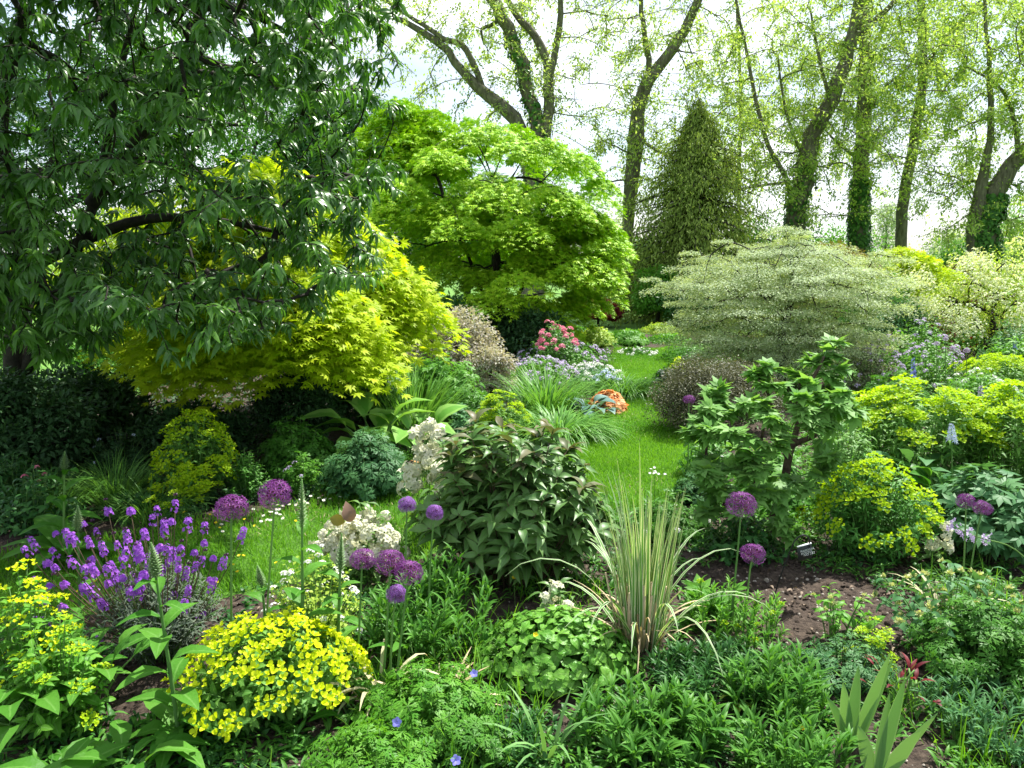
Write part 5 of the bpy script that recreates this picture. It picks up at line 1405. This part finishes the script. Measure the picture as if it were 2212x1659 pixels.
bed('farther drift of lilac and white flowers below the pink azalea', 1110, 1330, 738, 11.5, 160, OVAL, .08, 'fresh_leaf', 'flowering_plant', lps=8, ry=.9, flower=FL_LILAC, fn=90, fs=.036, t0=.1, dome=.5)
bed('pale blue flowers among the drift at the edge of the grass path', 1280, 1345, 800, 9.3, 60, LANCE, .06, 'mid_leaf', 'flowering_plant', lps=8, ry=.4, flower=FL_BLUE, fn=30, fs=.030, t0=.1, dome=.5)
root, tip, tg, dm = bed('pink azalea in flower in front of the dark red maple', 1150, 1250, 694, 10.9, 130, OVAL, .07, 'mid_leaf', 'azalea_shrub', 'shrub', lps=8, ry=.6, flower=FL_PINK, fn=52, fs=.036, dome=.45)
bed('lime and green leafy plants at the far bend of the grass path', 1240, 1330, 705, 14.5, 110, OVAL, .11, 'lime_leaf', lps=8, ry=.8)
bed('green leafy plants beside the far bend of the grass path', 1310, 1400, 712, 14.8, 110, PALM5, .12, 'fresh_leaf', lps=6, ry=.6)
bed('low mixed plants with white blooms where the grass path disappears', 1330, 1430, 755, 13.2, 90, OVAL, .1, 'mid_leaf', 'flowering_plant', lps=7, ry=.5, flower=FL_WHITE, fn=40, fs=.04)
bed('mounded green plants at the foot of the dogwood by the path', 1420, 1560, 735, 12.0, 120, OVAL, .1, 'fresh_leaf', lps=8, ry=.7)
bed('small white-flowered plant on the dogwood side of the path', 1405, 1475, 795, 9.7, 70, LANCE, .09, 'deep_leaf', 'flowering_plant', lps=8, ry=.25, flower=FL_WHITE, fn=30, fs=.025)
bed('small yellow-leaved plant between the path and the dark rounded bush', 1440, 1490, 770, 10.2, 60, OVAL, .06, 'gold_maple', lps=8, ry=.2)
bed('leafy plants at the path edge in front of the dark rounded bush', 1465, 1580, 925, 5.5, 70, LANCE, .10, 'mid_leaf', lps=8, ry=.25, flower=FL_WHITE, fn=6, fs=.015)
bed('grey-green low leaves where the path meets the tree peony', 1450, 1560, 1020, 4.95, 50, CUT, .06, 'blue_leaf', lps=5, ry=.2)
bed('low green leaves behind the striped grass along the lawn', 1320, 1560, 1085, 4.3, 90, CUT, .05, 'mid_leaf', lps=6, ry=.2, flower=FL_WHITE, fn=6, fs=.016)
bed('low leafy plants under the tree peony', 1500, 1700, 1110, 4.0, 70, OVAL, .06, 'deep_leaf', lps=8, ry=.22)
# right of the path, behind the spurges
bed('mid green mound between the tree peony and the large spurge', 1850, 2010, 792, 7.2, 130, CUT, .09, 'mid_leaf', lps=6, ry=.5)
bed('lush green leaves behind the large spurge', 2000, 2230, 800, 7.4, 150, LANCE, .10, 'fresh_leaf', lps=10, ry=.5)
bed('dusky mauve flowers low under the edge of the dogwood', 1800, 1960, 735, 8.7, 110, OVAL, .06, 'purple_leaf', 'flowering_plant', lps=9, ry=.5, flower=FL_LILAC, fn=70, fs=.025)
bed('pale mauve and white flowers scattered behind the mid green mound', 1920, 2080, 735, 9.4, 120, OVAL, .07, 'fresh_leaf', 'flowering_plant', lps=8, ry=.6, flower=FL_LILAC, fn=60, fs=.03)
bed('low white flowers in front of the low far spurge', 2010, 2200, 790, 8.0, 90, OVAL, .06, 'mid_leaf', 'flowering_plant', lps=8, ry=.4, flower=FL_WHITE, fn=40, fs=.03)
bed('green plants with mauve heads in the farthest bed', 1900, 2060, 690, 11.0, 140, LANCE, .11, 'fresh_leaf', 'flowering_plant', lps=9, ry=.8, flower=FL_LILAC, fn=40, fs=.035)
bed('blue-green leafy clump below the white-edged shrub', 2110, 2260, 690, 10.4, 150, OVAL, .07, 'blue_leaf', lps=14, ry=.5)
bed('bright grassy leaves behind the low far spurge', 2080, 2300, 725, 9.6, 110, LANCE, .14, 'fresh_leaf', lps=8, ry=.6)
bed('reddish low foliage under the white-edged shrub', 1900, 2100, 660, 12.4, 110, OVAL, .09, 'red_leaf', lps=6, ry=.5)
bed('green undergrowth plants under the white-edged shrub', 2000, 2300, 655, 13.2, 140, OVAL, .12, 'mid_leaf', lps=8, ry=.7)
rosette('broad bluish leaves standing behind the bright spurge mound', 1960, 4.9, 12, .22, 'blue_leaf', 'broad_leaved_plant', OVALB, (.4, 1.6), .1, stalk=.25)
rosette('broad grey-green leaves behind the two touching alliums', 2020, 4.6, 12, .22, 'mid_leaf', 'broad_leaved_plant', OVALB, (.4, 1.6), .1, stalk=.2)

# ---- camassia spikes
def camassia(label, px, yt, yb, Y, mat_p, base_px=None, n=26, lean=0.0):
    e = P(px, yt, Y); bs = spot(base_px or px, Y)
    root = thing('camassia_flower', label, 'flower', bs, 'star flowered spikes')
    q = bezier(bs[None], ((bs + e) / 2 + [0, 0, .08])[None], e[None], 12)
    tubes('stem', q, np.linspace(.004, .0025, 12)[None], 'stem', root, 6)
    f0 = (P(px, yb, Y)[2]) / e[2]
    t = f0 + (1 - f0) * np.linspace(0, 1, n); s_ = np.minimum(t * 11, 10.99); i = s_.astype(int); fr = (s_ - i)[:, None]
    c = q[0, i] * (1 - fr) + q[0, i + 1] * fr
    an = np.arange(n) * 2.4; o = norm(np.stack([np.cos(an), np.sin(an), np.full(n, .35)], -1))
    k = 1 - .55 * np.linspace(0, 1, n)
    V, f, a = floret4(c + o * (.022 * k)[:, None], o, .026 * k, 6, t_diamond(.13, .02, .1), .35)
    mesh('flower_spike', V, f, mat_p, root, a)
camassia('pale blue star flowered spike standing in front of the large spurge', 2055, 918, 965, 4.5, 'paleblue')
camassia('blue star flowered spike behind the mid green mound', 1972, 775, 830, 7.0, 'blueflower', n=22)
camassia('faded bluish spike over the far side of the large spurge', 2118, 835, 880, 6.0, 'lilac', n=22)
camassia('small violet spike among the blue-green clump', 2192, 738, 760, 9.5, 'blueflower', n=14)
b = spot(2210, 3.5)
root = thing('leaning_bluebell_flower', 'leaning stem of pale lavender bells across the foot of the two touching alliums', 'flower', b, None)
q = spline(np.array([P(2260, 1250, 3.5), P(2190, 1185, 3.5), P(2130, 1165, 3.5), P(2085, 1150, 3.5), P(2056, 1130, 3.5)]), 14)
tubes('stem', q[None], np.linspace(.004, .0025, 14)[None], 'stem', root, 6)
k = rng.integers(6, 14, 42)
pos = q[k] + rng.normal(0, .014, (42, 3)); dd = norm(rng.normal(0, 1, (42, 3)) - Z1 * .4)
V, f, a = floret4(pos, dd, .015, 5, OVAL, .9)
mesh('flower_spike', V, f, 'lilac', root, a)

# ---- daisies and buttercups in the lawn
DAISY = [proto('daisy', [floret4(np.zeros((1, 3)), Z1[None], .0105, 13, t_diamond(.2, .02, .02), .12)], 'white')]
def lawn_flower(name, label, cat, group, px, py, r, petal_mat, count, core_mat='yellow', hgt=.05):
    g0 = G(px, py)
    root = thing(name, label, cat, (g0[0], g0[1], 0.004), group)
    h_ = hgt * U(.8, 1.3)
    tubes('stem', np.array([[g0 + [0, 0, .0], g0 + [.002, 0, h_ * .5], g0 + [0, .001, h_]]]), np.full((1, 3), .0009), 'stem', root, 4)
    nrm = norm(np.array([[U(-.3, .4), U(-.6, .1), 1.0]]))
    V, f, a = floret4(g0[None] + [0, 0, h_], nrm, r, count, t_diamond(.22, .02, .02) if count > 6 else BRACT, .15 if count > 6 else .5)
    fl = mesh('petals' if count > 6 else 'bloom', V, f, petal_mat, root, a)
    V, f, a = floret4(g0[None] + [0, 0, h_] + nrm * .0015, nrm, r * .33, 6, ROUND, .25)
    mesh('flower_centre', V, f, core_mat, fl, a)
for px, py in ((672, 1090), (690, 1093), (703, 1091), (714, 1097), (735, 1092), (650, 1098), (658, 1103), (665, 1100), (600, 1105), (590, 1110), (597, 1115), (604, 1118), (612, 1112), (583, 1120), (588, 1126),
               (598, 1123), (570, 1130), (578, 1137), (585, 1141), (606, 1133), (612, 1138), (565, 1142), (626, 1108), (640, 1104), (480, 1152), (482, 1166), (700, 1100), (548, 1116)):
    lawn_flower('daisy_flower', 'small white daisy open in the short lawn behind the purple alliums', 'daisy', 'daisies in the near lawn', px, py, .0125, 'white', 13)
for px, py in ((1340, 820), (1352, 842), (1365, 830), (1380, 826), (1395, 822), (1372, 848), (1388, 856), (1344, 808), (1402, 812), (1360, 812), (1300, 950), (1330, 935), (1290, 962), (1415, 820)):
    lawn_flower('daisy_flower', 'tiny white daisy on the narrow far part of the grass path', 'daisy', 'daisies along the far path', px, py, .016, 'white', 13, hgt=.03)
for px, py in ((468, 1150), (476, 1166), (530, 1145), (552, 1158), (518, 1230), (505, 1245), (527, 1232), (598, 1240), (515, 1262), (470, 1290), (210, 1290), (172, 1308), (400, 1130), (455, 1140), (640, 1150)):
    lawn_flower('buttercup_flower', 'yellow buttercup in the lawn between the wallflower and the spires', 'buttercup', 'buttercups in the lawn', px, py, .012, 'yellow', 5, hgt=.07)
def lone_flower(label, px, py, Y, r=.013):
    e = P(px, py, Y); bs = spot(px + 3, Y)
    root = thing('buttercup_flower', label, 'buttercup', bs)
    tubes('stem', bezier(bs[None], ((bs + e) / 2)[None], e[None], 5), np.full((1, 5), .0011), 'stem', root, 4)
    nrm = norm(np.array([[0., -.7, .8]]))
    V, f, a = floret4(e[None], nrm, r, 5, BRACT, .5); mesh('bloom', V, f, 'yellow', root, a)
lone_flower('single yellow buttercup above the heart-leaved mound', 1157, 1372, 2.75)
lone_flower('single yellow flower in the dark under the bronze-leaved bush', 1110, 1248, 3.4)
lone_flower('yellow buttercup among the shoots by the iris blades', 1755, 1628, 2.2)
lone_flower('small yellow buttercup over the dark shoots, beside the iris fan', 1732, 1573, 2.3, .010)
# white umbel by the path
e = P(1415, 1018, 4.6); bs = spot(1412, 4.6)
root = thing('white_umbel_flower', 'thin stem of small white flowers held over the lawn behind the striped grass', 'flower', bs)
tubes('stem', bezier(bs[None], ((bs + e) / 2)[None], e[None], 6), np.full((1, 6), .0016), 'stem', root, 5)
nf = 8; pos = e + rng.normal(0, 1, (nf, 3)) * [.025, .02, .012]
V, f, a = floret4(pos, norm(rng.normal(0, .3, (nf, 3)) + Z1 - [0, .5, 0]), .011, 5, ROUND, .2); mesh('bloom', V, f, 'white', root, a)

# ---- dead stems and brown leaves lying about
def stick(label, p0, p1, r=.004, mat='straw_pale', sag=.01):
    a, b_ = G(*p0) + [0, 0, .015], G(*p1) + [0, 0, .02]
    root = thing('fallen_twig', label, 'dead stem', (a[0], a[1], 0))
    q = spline(np.array([a, (a + b_) / 2 + [0, 0, sag] + rng.normal(0, .008, 3), b_]), 9)
    tubes('stalk', q[None], np.linspace(r, r * .6, 9)[None], mat, root, 6)
stick('pale dead stem lying between the geranium and the heart-leaved mound', (925, 1570), (938, 1465), .007, 'straw_pale')
stick('thin bleached stem lying behind the geranium', (880, 1490), (1010, 1445), .004, 'straw')
stick('dry twig leaning among the lance-leaved shoots', (970, 1350), (1010, 1390), .005, 'straw')
stick('pale curved stalk on the soil beside the geranium mound', (2010, 1480), (2045, 1390), .003, 'straw_pale', .08)
stick('bleached stick lying on the soil by the iris blades', (1960, 1540), (2030, 1560), .004, 'straw_pale')
def curl_leaf(label, px, py, Y, L, d, mat):
    p_ = P(px, py, Y)
    root = thing('dead_leaf', label, 'dead leaf', p_)
    leaves('blade', WIDE, p_[None], np.array([d], float), np.array([[.3, -.9, .3]]), L, mat, root)
BROWN = leafmat('brown_dead_leaf', (.20, .12, .09), (.28, .18, .13), .25, .5)
curl_leaf('pointed brown dead leaf standing up from the cream hellebore flowers', 757, 1128, 3.6, .10, (-.15, 0, 1), BROWN)
curl_leaf('yellow-brown dying leaf folded at the edge of the hellebore flowers', 745, 1128, 3.62, .085, (-1, .1, .25), leafmat('yellowing_leaf', (.20, .19, .03), (.28, .24, .05), .3, .4))

bed('green leafy fill behind the tree peony, below the large spurge', 1740, 1900, 890, 5.0, 90, LANCE, .08, 'spurge_leaf', lps=12, ry=.35, t0=.05)
bed('green leaves at the back of the tree peony beside the lawn', 1560, 1760, 960, 4.9, 80, OVAL, .08, 'mid_leaf', lps=9, ry=.3, t0=.05)

# ---- more growth along the horizon
for a in ((1660, 29, 360, 470, 'mid_leaf', 'green bush far behind the dogwood, between the conifer and the leaning tree'),
          (1810, 31, 240, 500, 'fresh_leaf', 'light green bush far back at the foot of the leaning tree'),
          (1330, 33, 200, 500, 'mid_leaf', 'green bush far back beyond the end of the grass path'),
          (1420, 27, 200, 520, 'deep_leaf', 'dark bush far back between the forked tree and the conifer'),
          (2080, 33, 220, 525, 'mid_leaf', 'green bush far back beside the ivy covered tree'),
          (2260, 31, 320, 420, 'fresh_leaf', 'light green bush rising at the far edge beyond the ivy covered tree')):
    bushy(a[5], a[0], a[1], a[2], a[3], a[4], 6000, .15, 'background_shrub', pad=40)

# ---- low weeds and seedlings that cover the beds
def cover(name, label, n, tm, size, mat, x0, x1, y0, y1, hmax, seed, dens=.0, bare=()):
    x = U(x0, x1, n); y = y0 + (y1 - y0) * U(0, 1, n) ** 1.3
    ok = (lawn_dist(x, y) > .04) & (wavy(x, y, 2.6, seed) > dens)
    for (bx_, by_, br, bq) in bare:
        ok &= ((x - bx_) / br) ** 2 + ((y - by_) / bq) ** 2 > U(.6, 1.2, n)
    x, y = x[ok], y[ok]; n = len(x)
    per = 7
    z = hmax * U(.15, 1, n) * (.5 + .5 * np.clip(wavy(x, y, 5, seed + 1) + .4, 0, 1))
    an = U(0, 6.28, (n, per)); e = U(.0, 1.3, (n, per))
    pos = np.stack([x, y, np.zeros(n)], -1)[:, None] + np.stack([.012 * np.cos(an), .012 * np.sin(an), z[:, None] * U(.1, 1, (n, per))], -1)
    d = np.stack([np.cos(an), np.sin(an), e], -1)
    leaves(name, tm, pos.reshape(-1, 3), d.reshape(-1, 3), norm(np.tile(Z1, (n * per, 1)) + rng.normal(0, .3, (n * per, 3))), size * U(.5, 1.15, n * per), mat, None, kind='stuff')['label'] = label
SOIL = ((1.45, 3.35, .45, .45), (1.75, 2.75, .28, .35), (-1.35, 2.75, .25, .3), (-.95, 3.0, .2, .25), (1.2, 3.65, .4, .3), (-.1, 3.35, .3, .12))
cover('ground_cover_undergrowth', 'low lance-leaved weeds covering the flower beds between the plants', 3000, LANCE, .055, 'mid_leaf', -2.2, 2.6, 2.05, 4.2, .07, 31, -.35, SOIL)
cover('ground_cover_undergrowth', 'low dark leaves covering the flower beds between the plants', 3000, OVAL, .035, 'deep_leaf', -2.2, 2.6, 2.05, 4.2, .06, 32, -.25, SOIL)
cover('ground_cover_undergrowth', 'fresh green low leaves covering the middle and far beds', 4200, CUT, .05, 'fresh_leaf', -1.2, 6.0, 4.2, 13.5, .16, 33, -.3)
cover('ground_cover_undergrowth', 'mid green low leaves covering the middle and far beds', 4200, LANCE, .08, 'mid_leaf', -1.2, 6.5, 4.2, 14.5, .18, 34, -.5)
cover('ground_cover_undergrowth', 'dark low leaves covering the shaded bed beyond the lawn', 3000, OVAL, .05, 'shade_leaf', -4.2, .2, 4.8, 12, .14, 35, -.6)
nb = 5000
x = U(-2.3, 2.4, nb); y = U(2.02, 3.6, nb); ok = (wavy(x, y, 3, 41) > .25) & (lawn_dist(x, y) > .03)
for (bx_, by_, br, bq) in SOIL: ok &= ((x - bx_) / br) ** 2 + ((y - by_) / bq) ** 2 > U(.7, 1.2, nb)
x, y = x[ok], y[ok]; nb = len(x)
blades('weed_grass', np.stack([x, y, np.zeros(nb)], -1), U(0, 6.28, nb), U(.05, .6, nb), U(.1, 1.1, nb), U(.06, .19, nb), U(.0012, .003, nb), 'grass', None, 5, kind='stuff')['label'] = 'thin wisps of grass growing between the plants in the bed'

bushy('dark leafy shrub added in place of shade, hiding the foot of the dark tree', 40, 5.5, 330, 820, 'shade_leaf', 8000, .06, 'dwarf_shrub', pad=40, zb=.03)  # added; its dark leaves replace the deep shade over the trunk
grass_clump('fine_grass', 'wispy grass between the wallflower and the round spurge at the lawn edge', 'grass', spot(330, 4.6)[:2], 300, (.2, .36), (.0016, .003), 'blade', (.1, .7), (.6, 1.8), .16)
bed('low dark leaves along the shady lawn edge behind the wallflower', 180, 460, 1060, 4.65, 90, CUT, .045, 'deep_leaf', lps=6, ry=.2)
bed('mixed green leaves at the shady lawn edge near the big-leaved spire', -60, 200, 1040, 4.4, 80, OVAL, .06, 'deep_leaf', lps=8, ry=.25)

for (x0, x1, yt, Yd, mat, tmn, lab) in ((1390, 1500, 722, 15.0, 'fresh_leaf', OVAL, 'leafy mound in the gap beyond the end of the grass path'),
        (1480, 1620, 722, 13.4, 'deep_leaf', CUT, 'dark leafy plants in the shade under the dogwood nearest the path'),
        (1600, 1760, 730, 11.6, 'deep_leaf', OVAL, 'dark leaves in the deep shade under the dogwood'),
        (1440, 1540, 745, 11.2, 'mid_leaf', LANCE, 'green leaves between the path and the dogwood'),
        (1380, 1470, 700, 17.0, 'lime_leaf', OVAL, 'bright lime leaves at the foot of the forked tree'),
        (1180, 1290, 705, 16.0, 'mid_leaf', OVAL, 'green leaves beside the dark red maple')):
    bed(lab, x0, x1, yt, Yd, 110, tmn, .10, mat, lps=8, ry=.6, t0=.05)

k = rng.choice(90, 5000, p=(hw / hw.sum())); uu = U(-1, 1, 5000)
g = LAWN[k, :2] + nr[k] * (uu * hw[k])[:, None] + rng.normal(0, .05, (5000, 2))
ok = wavy(g[:, 0], g[:, 1], 3.0, 77) > .1; g = g[ok]; nb = len(g)
blades('lawn_grass', np.concatenate([g, np.full((nb, 1), .012)], -1), U(0, 6.28, nb), U(.3, 1.2, nb), U(.0, .9, nb), U(.02, .045, nb), U(.001, .002, nb), 'straw', None, 3, kind='stuff')['label'] = 'dry yellow blades here and there in the lawn'
p = np.concatenate([on_soil(1500, .7, 2.4, 2.3, 4.0), on_soil(800, -1.8, -.6, 2.3, 3.4)])
an = U(0, 6.28, len(p))
leaves('soil_clods', PEB, p - [0, 0, .003], np.stack([np.cos(an), np.sin(an), U(-.4, .4, len(p))], -1), norm(Z1 + rng.normal(0, .5, (len(p), 3))), U(.003, .017, len(p)), 'soil', None, kind='stuff')['label'] = 'crumbs and clods of brown earth on the bare soil'
